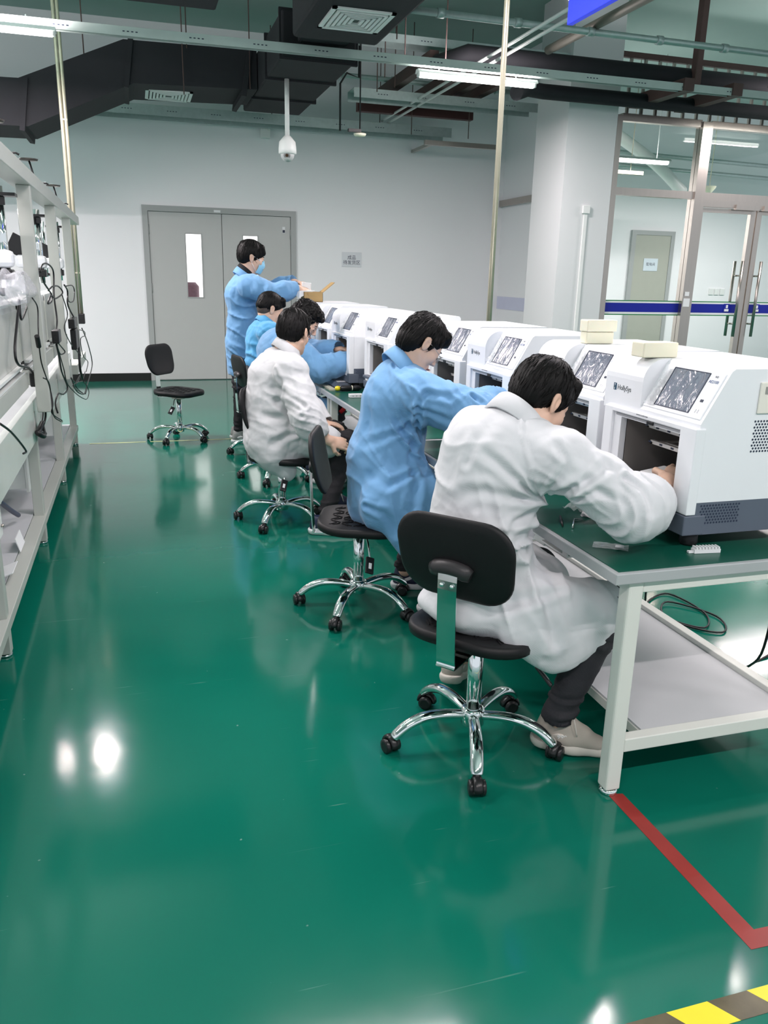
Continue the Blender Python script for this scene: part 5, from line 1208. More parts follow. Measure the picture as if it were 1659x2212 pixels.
def build_hair(parent, c, R, s, style, seed=1):
    """style: dict(front, low, side, thick, n) in head units"""
    F = Field(); T = lambda x, y, z: np.array(c) + R @ (np.array([x, y, z]) * s); th = style.get('thick', 1.0)
    F.ell(T(-.014, 0, .048), V3(.100 * th, .083 * th, .086 * th) * s, R, 0.02)
    F.ell(T(-.050, 0, .005 + style.get('bz', 0)), V3(.066, .076 * style.get('side', 1.0), style.get('back', .072)) * s, R, 0.025)
    for q in (-1, 1): F.cone(T(.012, .070 * q, .03), T(.016, .0735 * q, style.get('burn', -.010)), .018 * s, .006 * s, 0.012)
    fr = style.get('fringe', .055)
    for i in range(-3, 4): F.cone(T(.055, .017 * i, .095), T(.086 - .0030 * i * i * .5, .0155 * i, fr + .006 * (i % 2)), .018 * s, .011 * s, 0.02)
    # openings: face, ears, nape
    F.ell(T(.104, 0, fr - .103), V3(style.get('open', .086), .090, .088) * s, R, 0.010, True)
    for q in (-1, 1):
        F.ell(T(-.006, .092 * q, -.012), V3(.021, .030, .034) * s, R, 0.008, True)
        F.ell(T(.045, .085 * q, -.040), V3(.036, .035, .045) * s, R, 0.008, True)
    F.cone(T(-.12, 0, style.get('nape', -.085)), T(0.05, 0, style.get('nape', -.085) - .02), .035 * s, .035 * s, 0.01, None, 1.0, True)
    if style.get('crown'): F.cone(T(*style['crown'][0]), T(*style['crown'][1]), .020 * s, .010 * s, 0.02, None, 1.0, True)
    Vt, Q = F.mesh(style.get('vox', 0.0035)); Vt = relax(Vt, Q, 1, 0.4); N = normals(Vt, Q)
    if np.mean(((Vt - Vt.mean(0)) * N).sum(1)) < 0: N = -N
    L = (Vt - T(-.03, 0, .12)) @ R / s                                 # strands radiate from the crown
    az = np.arctan2(L[:, 1], L[:, 0]); rd = np.linalg.norm(L, axis=1)
    P = np.stack([az * 9, rd * 14, np.zeros_like(az) + seed], 1); P2 = np.stack([az * 24, rd * 20, np.zeros_like(az) + seed * 3], 1)
    amp = style.get('amp', 0.0028)
    Dh = amp * vnoise(P + 40) + amp * .8 * (1 - np.abs(vnoise(P2 + 40)) * 2)
    if style.get('curly'): Dh = Dh + .006 * (1 - 2 * np.abs(vnoise(Vt * 55 + seed)))
    Vt = Vt + N * (Dh * s)[:, None]
    mb = MB(); mb.v = [tuple(v) for v in Vt]; mb.f = [tuple(q) for q in Q.tolist()]; mb.m = [0] * len(Q); mb.sm = [True] * len(Q)
    if style.get('fade'):
        G = Field(); G.ell(T(-.016, 0, .044), V3(.0955, .0745, .078) * s, R, 0.02); G.ell(T(-.045, 0, .0), V3(.056, .066, .066) * s, R, 0.02)
        G.ell(T(.100, 0, -.048), V3(.092, .090, .092) * s, R, 0.010, True)
        for q in (-1, 1): G.ell(T(-.006, .092 * q, -.014), V3(.021, .030, .034) * s, R, 0.008, True)
        V2, Q2 = G.mesh(.005); np_mesh('shaved_hair', V2, Q2, mat('stubble_hair', (0.075, 0.055, 0.045), 0.8, var=0.3, scale=90), parent)
    # loose strands lying over the surface
    rng = random.Random(seed); top = [i for i in range(len(Vt)) if L[i, 2] > -.13 and L[i, 0] < style.get('smax', .085) and (N[i] @ R)[2] > -0.5]
    for _ in range(style.get('n', 260)):
        i = rng.choice(top); p = Vt[i]; nn = N[i]; o = (p - T(-.03, 0, .12)); o = o - nn * (o @ nn)
        l = np.linalg.norm(o)
        if l < 1e-4: continue
        o = o / l; sw = np.cross(nn, o) * rng.uniform(-.35, .35); o = o + sw; ln = rng.uniform(.018, .040) * s; pts = []
        for q in range(4):
            t = q / 3; pts.append(p + o * ln * t + nn * (0.0008 + .0035 * math.sin(t * 2.2) * rng.uniform(.2, 1)) * s - nn * (t * t) * ln * .22)
        mb.ring(pts, [.0005 * s, .0013 * s, .0010 * s, .0002 * s], 4)
    o = mb.build('hair', M_hair, parent); 
    b = MB()
    for q in (-1, 1):
        b.ring([T(.086, .014 * q, .0245), T(.088, .030 * q, .030), T(.074, .046 * q, .026)], [.003 * s, .0042 * s, .0016 * s], 8, flat=.6)
    b.build('eyebrows', M_hair, parent)
    e = MB()
    for q in (-1, 1): e.ring([T(.0905, .019 * q, -.003), T(.0925, .031 * q, -.0045), T(.084, .044 * q, -.002)], [.0008 * s, .0016 * s, .0008 * s], 6)
    e.build('eyelashes', M_hair, parent)
    return T

def shoe(name, parent, heel, toe, up=(0, 0, 1), mats=None, s=1.0, upperc=None):
    """trainer from heel to toe along the ground"""
    h = V3(*heel); t = V3(*toe); d = t - h; L = np.linalg.norm(d); d /= L; u = V3(*up); u = u - d * (u @ d); u /= np.linalg.norm(u); sd = np.cross(u, d)
    F = Field(); P = lambda a, b, c_: h + d * a * L + sd * b + u * c_
    F.cone(P(.14, 0, .050), P(.45, 0, .046), .040, .041, .02, u, .95); F.cone(P(.45, 0, .044), P(.85, 0, .036), .043, .035, .03, u, .78)
    F.cone(P(.17, 0, .085), P(.36, 0, .094), .034, .035, .02); F.cone(P(.38, 0, .088), P(.64, 0, .060), .030, .032, .03)
    F.cone(P(.10, 0, .105), P(.12, 0, .085), .016, .022, .015)
    F.half(P(0, 0, .018), -u, .004)
    F.ell(P(.25, 0, .140), (.055, .029, .034), np.stack([d, sd, u], 1), .006, True)
    Vt, Q = F.mesh(0.005); o = np_mesh(name, Vt, Q, mats[0], parent)
    F = Field(); F.cone(P(.12, 0, .024), P(.5, 0, .020), .045, .043, .03, u, .8); F.cone(P(.5, 0, .018), P(.87, 0, .018), .046, .039, .03, u, .7); F.half(P(0, 0, .0008), -u, .002); F.half(P(0, 0, .034), u - d * .06, .003)
    Vt, Q = F.mesh(0.005); np_mesh('sole', Vt, Q, mats[1], o)
    l = MB()
    for k in range(4):
        a = .44 + .07 * k; l.ring([P(a, -.026, .098 - .012 * k), P(a + .01, 0, .118 - .012 * k), P(a, .026, .098 - .012 * k)], .0030, 6)
    l.ring(smooth_path([P(.44, .004, .122), P(.47, .035, .130), P(.52, .035, .105), P(.45, .005, .122), P(.48, -.035, .128), P(.55, -.045, .075)], 4), .0024, 6)
    pn = MB()
    for q in (-1, 1): pn.ring([P(.18, .0385 * q, .055), P(.30, .0415 * q, .062), P(.44, .0425 * q, .058), P(.60, .041 * q, .045)], [.006, .012, .013, .004], 8, up=sd, flat=.18)
    pn.build('side_panel', mats[1], o)
    l.build('laces', mats[2], o)
    return o

def glasses(parent, T, R, s, frame_m, clear=True):
    g = MB()
    for q in (-1, 1):
        pts = [T(.104 - .012 * abs(math.cos(a)) * (1 if math.cos(a) * q > 0 else 0), .033 * q + .023 * math.cos(a), .001 + .017 * math.sin(a)) for a in [2 * PI * k / 16 for k in range(16)]]
        g.ring(pts, .0013 * s, 6, close=True); g.ring([T(.092, .058 * q, .008), T(.03, .079 * q, .010), T(-.012, .084 * q, .008)], .0013 * s, 6)
    g.ring([T(.105, -.010, .004), T(.109, 0, .007), T(.105, .010, .004)], .0012 * s, 6)
    o = g.build('glasses', frame_m, parent)
    l = MB()
    for q in (-1, 1):
        pts = [T(.1035 - .010 * abs(math.cos(a)) * (1 if math.cos(a) * q > 0 else 0), .033 * q + .022 * math.cos(a), .001 + .016 * math.sin(a)) for a in [2 * PI * k / 16 for k in range(16)]]
        l.add(pts, [tuple(range(16))])
    l.build('lenses', mat('lens_clear', (0.9, 0.95, 1), 0.02, alpha=0.25, spec=1.0, var=0), o, normals=False)

def collar(parent, c, R, r, h, m, tilt=0.25, open_=0.7):
    """stand and fall collar wrapped round the neck, open at the front; R: +x to the throat"""
    c = V3(*c); mb = MB(); n = 30; vs = []; rows = [(-.006, -.01, 0), (.0, h * .55, 0), (.004, h, 0), (.012, h * 1.02, 1), (.020, h * .55, 1), (.030, -.012, 1), (.026, -.016, 1), (.014, h * .5, 2), (.002, h * .6, 2)]
    for i in range(n + 1):
        a = open_ + (2 * PI - 2 * open_) * i / n; fr = 0.5 + 0.5 * math.cos(a)
        for (dr, z, k) in rows:
            rr = r + dr * (1 + .6 * fr); zz = z - fr * .030 * (1.4 if k else 1) - .006 * abs(math.sin(a)) ; q = R @ V3(rr * math.cos(a) * 1.02, rr * math.sin(a), zz); vs.append(c + q)
    m_ = len(rows); fs = [(i * m_ + k, i * m_ + (k + 1) % m_, (i + 1) * m_ + (k + 1) % m_, (i + 1) * m_ + k) for i in range(n) for k in range(m_)]
    fs += [tuple(range(m_)), tuple(n * m_ + k for k in range(m_))]
    mb.add(vs, fs, 0, True); return mb.build('collar', m, parent)

def person(name, label, J, head, hair, coat_m, coat_label, opt):
    root = thing(name, label, 'person', (J['pelvis'][0], J['pelvis'][1], 0))
    off = V3(J['pelvis'][0], J['pelvis'][1], 0)
    g = lambda k: V3(*J[k]) - off
    hc = V3(*head['c']) - off; R = rotm(head['yaw'], head['pitch'], head.get('roll', 0)); s = head.get('s', 1.0)
    B = Field(); T = add_head(B, hc, R, s)
    nb = g('neck'); B.cone(T(-.028, 0, -.045), nb, .050 * s, .058, 0.03); B.cone(T(.005, 0, -.06), nb, .042 * s, .055, 0.03)
    B.cone(nb, g('chest'), .065, .085, .04); B.cone(g('chest'), g('pelvis'), .085, .10, .04)
    for q in 'RL':
        B.chain([nb - V3(0, 0, .03), g('sh' + q)], [.045, .034], .03)
        B.chain([g('sh' + q), g('el' + q), g('wr' + q)], [.034, .030, .025], .02)
        B.chain([g('pelvis'), g('kn' + q), g('an' + q)], [.075, .05, .035], .03)
        h = opt['hand' + q]; add_hand(B, g('wr' + q), h['d'], h['n'], h.get('s', 1.0), h.get('curl', .6), thumb=h.get('thumb', 1), grip=h.get('grip', .5))
    fine = opt.get('fine', 0.004); coarse = opt.get('coarse', 0.010)
    pts = [hc, g('wrR') + V3(*opt['handR']['d']) * .08, g('wrL') + V3(*opt['handL']['d']) * .08]; rad = [.14, .11, .11]
    spans = [[(p[i] - r_, p[i] + r_) for p, r_ in zip(pts, rad)] for i in range(3)]
    Vt, Q = B.mesh(fine, coarse, spans); Vt = relax(Vt, Q, 1, 0.35)
    ctr = Vt[Q].mean(1); loc = (ctr - hc) @ R / s
    mi = np.zeros(len(Q), int); lip = (loc[:, 0] > .078) & (np.abs(loc[:, 1]) < .022) & (loc[:, 2] < -.048) & (loc[:, 2] > -.070); mi[lip] = 1
    body = np_mesh('body', Vt, Q, [M_skin, M_lip], root, mi)
    hr = build_hair(root, hc, R, s, hair, hair.get('seed', 1))
    # coat
    Cf = Field(); opt['coat'](Cf, g)
    ct = clothe('coat', Cf, coat_m, root, [((V3(*f[0]) - off), (V3(*f[1]) - off)) + tuple(f[2:]) for f in opt.get('folds', [])], opt.get('seed', 0.3), opt.get('vox', 0.007), opt.get('fbase', 0.004), creases=[([V3(*q) - off for q in c_[0]], c_[1], c_[2]) for c_ in opt.get('creases', [])])
    cr = opt.get('collar', {}); cR = rotm(cr.get('yaw', head['yaw']), cr.get('pitch', 20), cr.get('roll', 0))
    collar(ct, g('neck') + V3(*cr.get('off', (0, 0, .012))), cR, cr.get('r', .066), cr.get('h', .042), coat_m)
    # trousers
    Tf = Field()
    for q in 'RL': Tf.chain([g('pelvis') + V3(0, 0, -.01), g('kn' + q), g('an' + q) + V3(0, 0, .03)], [.095, .068, .050], .03)
    clothe('trousers', Tf, opt.get('trous', M_trous), root, [(g('kn' + q), g('kn' + q), .14, g('an' + q) - g('kn' + q) + V3(.01, 0, 0), .03, .012) for q in 'RL'] + [(g('an' + q), g('an' + q), .14, (0, 0, 1), .02, .010) for q in 'RL'], 1.7, 0.009, .003)
    for q in 'RL':
        if 'shoe' + q in opt:
            a, b, u = opt['shoe' + q]; shoe('shoe', root, V3(*a) - off, V3(*b) - off, u, opt['shoe_m'])
    return root, T, R, s, ct, off
def sleeve(F, sh, el, cu, r0=.078, r1=.070, r2=.058, k=.04):
    sh, el, cu = map(lambda v: np.array(v, float), (sh, el, cu)); F.chain([sh, sh * .5 + el * .5, el, el * .45 + cu * .55, cu], [r0, r0 * .95, r1 * 1.05, r1, r2], k)
    d = (cu - el) / np.linalg.norm(cu - el); F.cone(cu + d * (r2 * .35), cu + d * (r2 + .06), r2 * .86, r2 * .86, .006, None, 1.0, True)

M_shoe_b = mat('beige_suede', (0.42, 0.38, 0.33), 0.7, var=0.08, scale=20); M_sole_b = mat('ivory_sole', (0.62, 0.58, 0.52), 0.6); M_lace = mat('pale_laces', (0.62, 0.58, 0.53), 0.8)
M_shoe_n = mat('navy_shoe', (0.012, 0.018, 0.05), 0.5); M_sole_w = mat('white_sole', (0.75, 0.76, 0.77), 0.5)
M_shoe_g = mat('grey_trainer', (0.28, 0.29, 0.28), 0.6, var=0.3, scale=30)

# ---------- 1: nearest worker, white coat, seen from behind, reaching into the nearest cabinet
J1 = dict(pelvis=(1.02, 2.24, .53), chest=(1.03, 2.20, .90), neck=(1.125, 2.215, 1.085), shR=(1.19, 2.06, 1.02), shL=(1.05, 2.36, 1.03), elR=(1.36, 1.94, .88), wrR=(1.555, 2.07, .925),
          elL=(1.27, 2.48, .90), wrL=(1.50, 2.36, .86), knR=(1.40, 2.07, .515), knL=(1.34, 2.46, .515), anR=(1.265, 2.10, .11), anL=(1.11, 2.55, .15))
def coat1(F, g):
    F.cone(g('shR') + V3(-.03, 0, .0), g('shL') + V3(-.02, 0, .01), .085, .085, .06)
    F.cone(V3(.02, -.02, 1.0), V3(-.01, -.02, .80), .140, .136, .08)
    F.cone(V3(-.02, .03, .95), V3(-.03, .02, .72), .120, .120, .08)
    F.cone(V3(-.01, -.02, .80), V3(.00, 0, .56), .136, .160, .08)
    F.cone(g('neck') + V3(-.01, 0, -.03), V3(0.0, -.02, .98), .075, .13, .06)
    F.cone(V3(.02, -.05, .53), g('knR') + V3(-.06, 0, .005), .125, .090, .07); F.cone(V3(.0, .06, .53), g('knL') + V3(-.06, 0, .01), .125, .095, .07); F.cone(V3(.08, .05, .55), V3(.26, .08, .52), .11, .10, .08)
    # skirt hanging over the right side of the seat
    F.cone(V3(.10, -.14, .52), V3(.20, -.16, .40), .085, .055, .07, (0, 1, 0), .5); F.cone(V3(.18, -.165, .47), V3(.33, -.185, .47), .10, .10, .06, (0, 1, 0), .42); F.cone(V3(.08, -.20, .48), V3(.20, -.20, .42), .08, .09, .06, (0, 1, 0), .4)
    F.cone(V3(-.10, -.08, .50), V3(-.13, .05, .50), .06, .06, .06, (0, 0, 1), .6)
    sleeve(F, g('shR') + V3(.0, .0, -.015), g('elR') + V3(.0, .01, 0), g('wrR') + V3(-.085, -.045, -.04), .088, .080, .064, .05)
    F.cone(g('elR') + V3(.02, .02, -.03), g('wrR') + V3(-.11, -.05, -.06), .060, .052, .05)
    sleeve(F, g('shL') + V3(.0, 0, -.01), g('elL'), g('wrL'), .085, .07, .06, .05)
p1, T1, R1, s1, c1, o1 = person('person', 'person in a white coat on the nearest chair, one hand inside the nearest cabinet', J1,
    dict(c=(1.182, 2.235, 1.160), yaw=16, pitch=36, roll=0, s=1.0), dict(seed=3, thick=1.05, n=260, fringe=.058, smax=.07, open=.090, burn=-.028, back=.075, nape=-.080, crown=((-.10, .01, .135), (-.02, .01, .165)), vox=.003, amp=.0018),
    M_coatw, None, dict(handR=dict(d=(.72, .45, .12), n=(.1, .5, -.8), curl=.6, thumb=1), handL=dict(d=(.8, -.3, -.1), n=(0, 0, -1), curl=.7, thumb=-1), coat=coat1, trous=M_jean, vox=.006, seed=.3, fbase=.0025, fine=.0035,
    folds=[((1.19, 2.05, .93), (1.12, 2.10, .80), .13, (.3, -.3, 1), .035, .020), ((1.35, 1.93, .87), (1.35, 1.93, .87), .10, (1, .4, .1), .03, .016), ((1.50, 2.03, .88), (1.45, 2.0, .87), .09, (1, .5, .1), .028, .012),
           ((1.10, 2.12, .62), (1.08, 2.10, .85), .14, (.8, -.5, .45), .045, .018), ((.93, 2.2, .75), (.95, 2.25, .95), .16, (.3, .3, 1), .07, .010), ((1.2, 2.08, .5), (1.3, 2.08, .5), .14, (1, .2, .5), .05, .014)],
    creases=[([(1.072, 2.142, 1.14), (1.054, 2.078, 1.073), (1.06, 2.033, 1.0), (1.132, 2.099, .896)], .006, -.005), ([(1.123, 2.088, .888), (1.04, 2.06, .953), (.981, 2.085, 1.006), (.952, 2.104, 1.03)], .011, .016), ([(1.127, 2.087, .878), (1.036, 2.075, .901), (.951, 2.087, .923), (.897, 2.13, .908)], .013, .014),
             ([(1.13, 2.09, .86), (1.044, 2.079, .82), (.985, 2.08, .77), (.95, 2.08, .72)], .013, .013), ([(1.15, 2.119, .89), (1.12, 1.988, .967), (1.143, 1.971, 1.024), (1.11, 2.0, 1.09)], .008, .010),
             ([(1.15, 2.10, .86), (1.13, 2.08, .76), (1.13, 2.05, .66), (1.15, 2.02, .55), (1.17, 2.0, .45)], .014, .020), ([(1.138, 2.042, .925), (1.173, 1.949, .961), (1.256, 1.948, 1.011), (1.30, 1.99, 1.01)], .012, .014),
             ([(1.178, 1.975, .912), (1.221, 1.929, .95), (1.278, 1.894, .915)], .010, .012), ([(.91, 2.138, .997), (.946, 2.131, 1.08), (1.004, 2.169, 1.127)], .016, .007), ([(1.21, 2.03, .615), (1.112, 2.026, .597), (1.045, 2.045, .581), (.953, 2.073, .548)], .016, .014),
             ([(1.23, 2.09, .68), (1.271, 2.005, .62), (1.321, 1.972, .568)], .014, .012), ([(1.302, 1.919, .985), (1.341, 1.883, .955), (1.357, 1.854, .908)], .011, .013), ([(1.37, 1.93, .985), (1.40, 1.90, .955), (1.418, 1.90, .90)], .010, .012), ([(1.24, 1.98, 1.03), (1.28, 1.93, 1.0), (1.29, 1.89, .94)], .012, .009)],
    shoeR=((1.205, 2.135, .015), (1.415, 2.03, .0), (0, 0, 1)), shoeL=((1.03, 2.48, .075), (1.16, 2.70, .004), (-.2, -.3, 1)), shoe_m=(M_shoe_b, M_sole_b, M_lace), collar=dict(yaw=20, pitch=34, r=.073, h=.046, off=(-.022, .012, .022))))

_h = V3(1.205, 2.135, .015); _t = V3(1.415, 2.03, 0); _d = (_t - _h) / np.linalg.norm(_t - _h); _s = np.cross((0, 0, 1), _d); _sh = [c_ for c_ in p1.children if c_.name.startswith('shoe')][0]
_p = _h + _d * .37 * np.linalg.norm(_t - _h) - _s * .0445 + V3(0, 0, .062) - o1
text_mesh('999', .022, mat('silver_print', (.8, .8, .8), .4), 'shoe_number', _sh, text_M(_p, _d, V3(0, 0, 1)), ext=.001)

# ---------- 2: blue coat, bent towards the third cabinet, in profile
J2 = dict(pelvis=(1.09, 3.43, .53), chest=(1.09, 3.43, .93), neck=(1.145, 3.44, 1.115), shR=(1.16, 3.28, 1.04), shL=(1.15, 3.60, 1.05), elR=(1.36, 3.17, .975), wrR=(1.545, 3.29, .985),
          elL=(1.33, 3.62, .93), wrL=(1.53, 3.45, .93), knR=(1.44, 3.30, .54), knL=(1.42, 3.56, .54), anR=(1.30, 3.3, .10), anL=(1.22, 3.6, .10))
def coat2(F, g):
    F.cone(g('shR') + V3(-.03, 0, .0), g('shL') + V3(-.03, 0, 0), .085, .085, .06)
    F.cone(g('neck') + V3(-.015, 0, -.03), V3(0.02, 0, .98), .078, .14, .07)
    F.cone(V3(.01, .0, 1.0), V3(-.03, 0, .76), .145, .150, .08); F.cone(V3(-.03, 0, .76), V3(-.03, 0, .56), .150, .170, .08)
    F.cone(V3(-.06, 0, .70), V3(-.06, -.02, .52), .13, .14, .08)
    F.cone(V3(.02, -.06, .58), g('knR') + V3(-.08, 0, 0), .14, .10, .07); F.cone(V3(.0, .06, .58), g('knL') + V3(-.12, 0, 0), .14, .09, .07)
    F.cone(V3(-.06, -.18, .54), V3(.04, -.255, .40), .12, .09, .08, (0, 1, 0), .42); F.cone(V3(.04, -.25, .42), V3(.06, -.26, .33), .09, .045, .06, (0, 1, 0), .4)
    F.cone(V3(.12, -.20, .50), V3(.16, -.24, .38), .11, .07, .06, (0, 1, 0), .42); F.cone(V3(-.08, -.15, .55), V3(.1, -.16, .55), .10, .10, .07)
    sleeve(F, g('shR') + V3(.0, 0, -.01), g('elR') + V3(0, 0, -.01), g('wrR') + V3(.0, 0, 0), .090, .080, .066, .05)
    F.cone(g('shR') + V3(.05, 0, -.06), g('elR') + V3(.02, 0, -.03), .07, .07, .05)
    sleeve(F, g('shL'), g('elL'), g('wrL'), .085, .075, .06, .05)
p2, T2, R2, s2, c2, o2 = person('person', 'person in a blue coat and thin glasses, bent forward in profile at the third cabinet', J2,
    dict(c=(1.205, 3.42, 1.235), yaw=5, pitch=44, s=1.0), dict(seed=5, n=420, fringe=.070, smax=.075, open=.090, burn=-.012, back=.086, bz=-.012, nape=-.118, amp=.003, vox=.0035),
    M_coatb, None, dict(handR=dict(d=(1, .2, .2), n=(0, .3, -1), curl=.6), handL=dict(d=(1, -.3, .1), n=(0, 0, -1), curl=.6, thumb=-1), coat=coat2, seed=2.1, vox=.007, fine=.004, fbase=.004,
    folds=[((1.12, 3.27, 1.0), (1.28, 3.22, .95), .13, (.9, .1, .3), .032, .018), ((1.42, 3.22, .98), (1.45, 3.25, .98), .09, (1, .5, .1), .026, .014), ((1.10, 3.3, .85), (1.12, 3.3, .6), .13, (.8, 0, .6), .035, .020),
           ((.9, 3.35, .6), (.95, 3.35, .8), .16, (.5, 0, 1), .07, .006), ((1.05, 3.28, .45), (1.15, 3.28, .45), .14, (1, 0, .3), .04, .014)],
    creases=[([(1.13, 3.233, .934), (1.084, 3.281, .876), (1.004, 3.294, .845), (.95, 3.322, .811)], .013, .016), ([(1.143, 3.243, .921), (1.126, 3.273, .794), (1.131, 3.212, .662), (1.097, 3.162, .552)], .015, .022),
             ([(.985, 3.40, 1.06), (.95, 3.36, .926), (.93, 3.33, .768)], .018, .010), ([(1.12, 3.20, 1.0), (1.148, 3.18, 1.05), (1.239, 3.145, 1.034), (1.352, 3.17, 1.067)], .012, .013), ([(1.111, 3.2, .99), (1.205, 3.156, .955), (1.28, 3.13, .94)], .012, .012),
             ([(1.33, 3.12, 1.05), (1.365, 3.095, 1.019), (1.37, 3.10, .96)], .010, .014), ([(1.40, 3.14, 1.04), (1.42, 3.13, 1.0), (1.42, 3.14, .95)], .010, .012), ([(1.178, 3.26, .725), (1.094, 3.231, .68), (1.004, 3.21, .648), (.942, 3.285, .675)], .014, .016),
             ([(.906, 3.225, .56), (.976, 3.179, .534), (1.03, 3.16, .45)], .014, .014), ([(1.063, 3.374, 1.15), (1.051, 3.261, 1.04), (1.105, 3.225, .946)], .010, .010), ([(1.15, 3.21, .6), (1.12, 3.17, .5), (1.10, 3.16, .4)], .013, .016)],
    shoeR=((1.2, 3.30, 0), (1.44, 3.28, 0), (0, 0, 1)), shoeL=((1.17, 3.62, 0), (1.41, 3.60, 0), (0, 0, 1)), shoe_m=(M_shoe_n, M_sole_w, M_lace), collar=dict(yaw=3, pitch=42, r=.074, h=.050, off=(-.018, 0, .018))))
glasses(p2, T2, R2, s2, M_steel)

# ---------- 3: white coat, head turned away, hand on the lap
J3 = dict(pelvis=(.80, 4.90, .52), chest=(.80, 4.90, .93), neck=(.87, 4.90, 1.09), shR=(.87, 4.73, .975), shL=(.84, 5.07, .985), elR=(.92, 4.60, .72), wrR=(1.055, 4.58, .575),
          elL=(.98, 5.10, .76), wrL=(1.10, 4.93, .625), knR=(1.20, 4.72, .53), knL=(1.21, 5.08, .53), anR=(1.05, 4.62, .10), anL=(1.22, 5.1, .10))
def coat3(F, g):
    F.cone(g('shR') + V3(-.02, 0, 0), g('shL') + V3(-.02, 0, 0), .088, .088, .06); F.cone(g('neck') + V3(0, 0, -.05), V3(.03, 0, .92), .070, .13, .07)
    F.cone(V3(.0, 0, .92), V3(-.02, 0, .72), .150, .150, .08); F.cone(V3(-.02, 0, .72), V3(-.03, 0, .55), .155, .165, .08); F.cone(V3(-.06, 0, .90), V3(-.07, 0, .60), .10, .12, .08)
    F.cone(V3(.02, -.06, .56), g('knR') + V3(-.13, 0, 0.01), .13, .10, .07); F.cone(V3(.0, .06, .56), g('knL') + V3(-.12, 0, 0), .13, .10, .07)
    F.cone(V3(-.06, -.13, .53), V3(.03, -.17, .36), .11, .06, .08, (0, 1, 0), .45); F.cone(V3(-.12, -.06, .50), V3(-.06, -.13, .44), .08, .08, .07)
    sleeve(F, g('shR') + V3(.0, 0, -.01), g('elR'), g('wrR') + V3(-.075, 0, .04), .092, .082, .066, .05); sleeve(F, g('shL'), g('elL'), g('wrL'), .085, .075, .06, .05)
p3, T3, R3, s3, c3, o3 = person('person', 'person in a white coat in mid row, head turned away, hand on the lap', J3,
    dict(c=(.912, 4.92, 1.175), yaw=52, pitch=16, s=1.10), dict(seed=8, n=220, fringe=.062, back=.078, nape=-.088, amp=.0018, vox=.004),
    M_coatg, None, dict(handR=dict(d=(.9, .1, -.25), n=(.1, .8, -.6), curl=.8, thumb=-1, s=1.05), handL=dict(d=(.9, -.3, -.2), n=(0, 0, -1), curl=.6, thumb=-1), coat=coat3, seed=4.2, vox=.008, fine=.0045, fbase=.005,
    folds=[((.93, 4.62, .78), (.93, 4.6, .70), .12, (.5, .2, 1), .035, .009), ((.9, 4.7, .95), (.88, 4.68, .85), .12, (.3, 0, 1), .05, .008), ((.75, 4.8, .6), (.78, 4.8, .8), .15, (.4, 0, 1), .06, .012)],
    creases=[([(.902, 4.53, .786), (.815, 4.631, .852), (.753, 4.747, .864)], .014, .018), ([(.887, 4.52, .734), (.801, 4.71, .688), (.695, 4.746, .70)], .015, .016), ([(.774, 4.70, .98), (.795, 4.665, .902), (.778, 4.739, .782)], .014, .014), ([(.877, 4.682, .60), (.824, 4.699, .593), (.741, 4.706, .539)], .016, .016)],
    shoeR=((.94, 4.60, .0), (1.20, 4.52, 0), (0, 0, 1)), shoeL=((1.13, 5.06, 0), (1.36, 5.02, 0), (0, 0, 1)), shoe_m=(M_shoe_n, M_sole_w, M_lace), collar=dict(yaw=8, pitch=22, r=.064, h=.045, off=(-.004, 0, .0))))
glasses(p3, T3, R3, s3, M_bplast)

# ---------- 4: blue coat, both arms in the cabinet
J4 = dict(pelvis=(1.0, 6.02, .52), chest=(1.0, 6.0, .93), neck=(1.08, 6.0, 1.09), shR=(1.08, 5.82, 1.02), shL=(1.06, 6.16, 1.03), elR=(1.24, 5.70, .86), wrR=(1.47, 5.68, .93),
          elL=(1.28, 6.05, .95), wrL=(1.43, 5.85, .99), knR=(1.40, 5.85, .53), knL=(1.4, 6.15, .53), anR=(1.28, 5.8, .10), anL=(1.28, 6.1, .10))
def coat4(F, g):
    F.cone(g('shR') + V3(-.02, 0, 0), g('shL') + V3(-.02, 0, 0), .088, .088, .06); F.cone(g('neck') + V3(0, 0, -.03), V3(.02, 0, .95), .078, .14, .07)
    F.cone(V3(.0, 0, .97), V3(-.02, 0, .72), .155, .15, .08); F.cone(V3(-.02, 0, .72), V3(0, 0, .55), .15, .165, .08)
    F.cone(V3(.02, -.06, .56), g('knR') + V3(-.08, 0, 0), .13, .10, .07); F.cone(V3(.0, .06, .56), g('knL') + V3(-.12, 0, 0), .13, .10, .07); F.cone(V3(.05, -.13, .53), V3(.20, -.15, .42), .11, .07, .08, (0, 1, 0), .45)
    sleeve(F, g('shR'), g('elR'), g('wrR') + V3(-.01, 0, 0), .092, .082, .070, .05); sleeve(F, g('shL'), g('elL'), g('wrL') + V3(-.02, 0, 0), .085, .078, .068, .05)
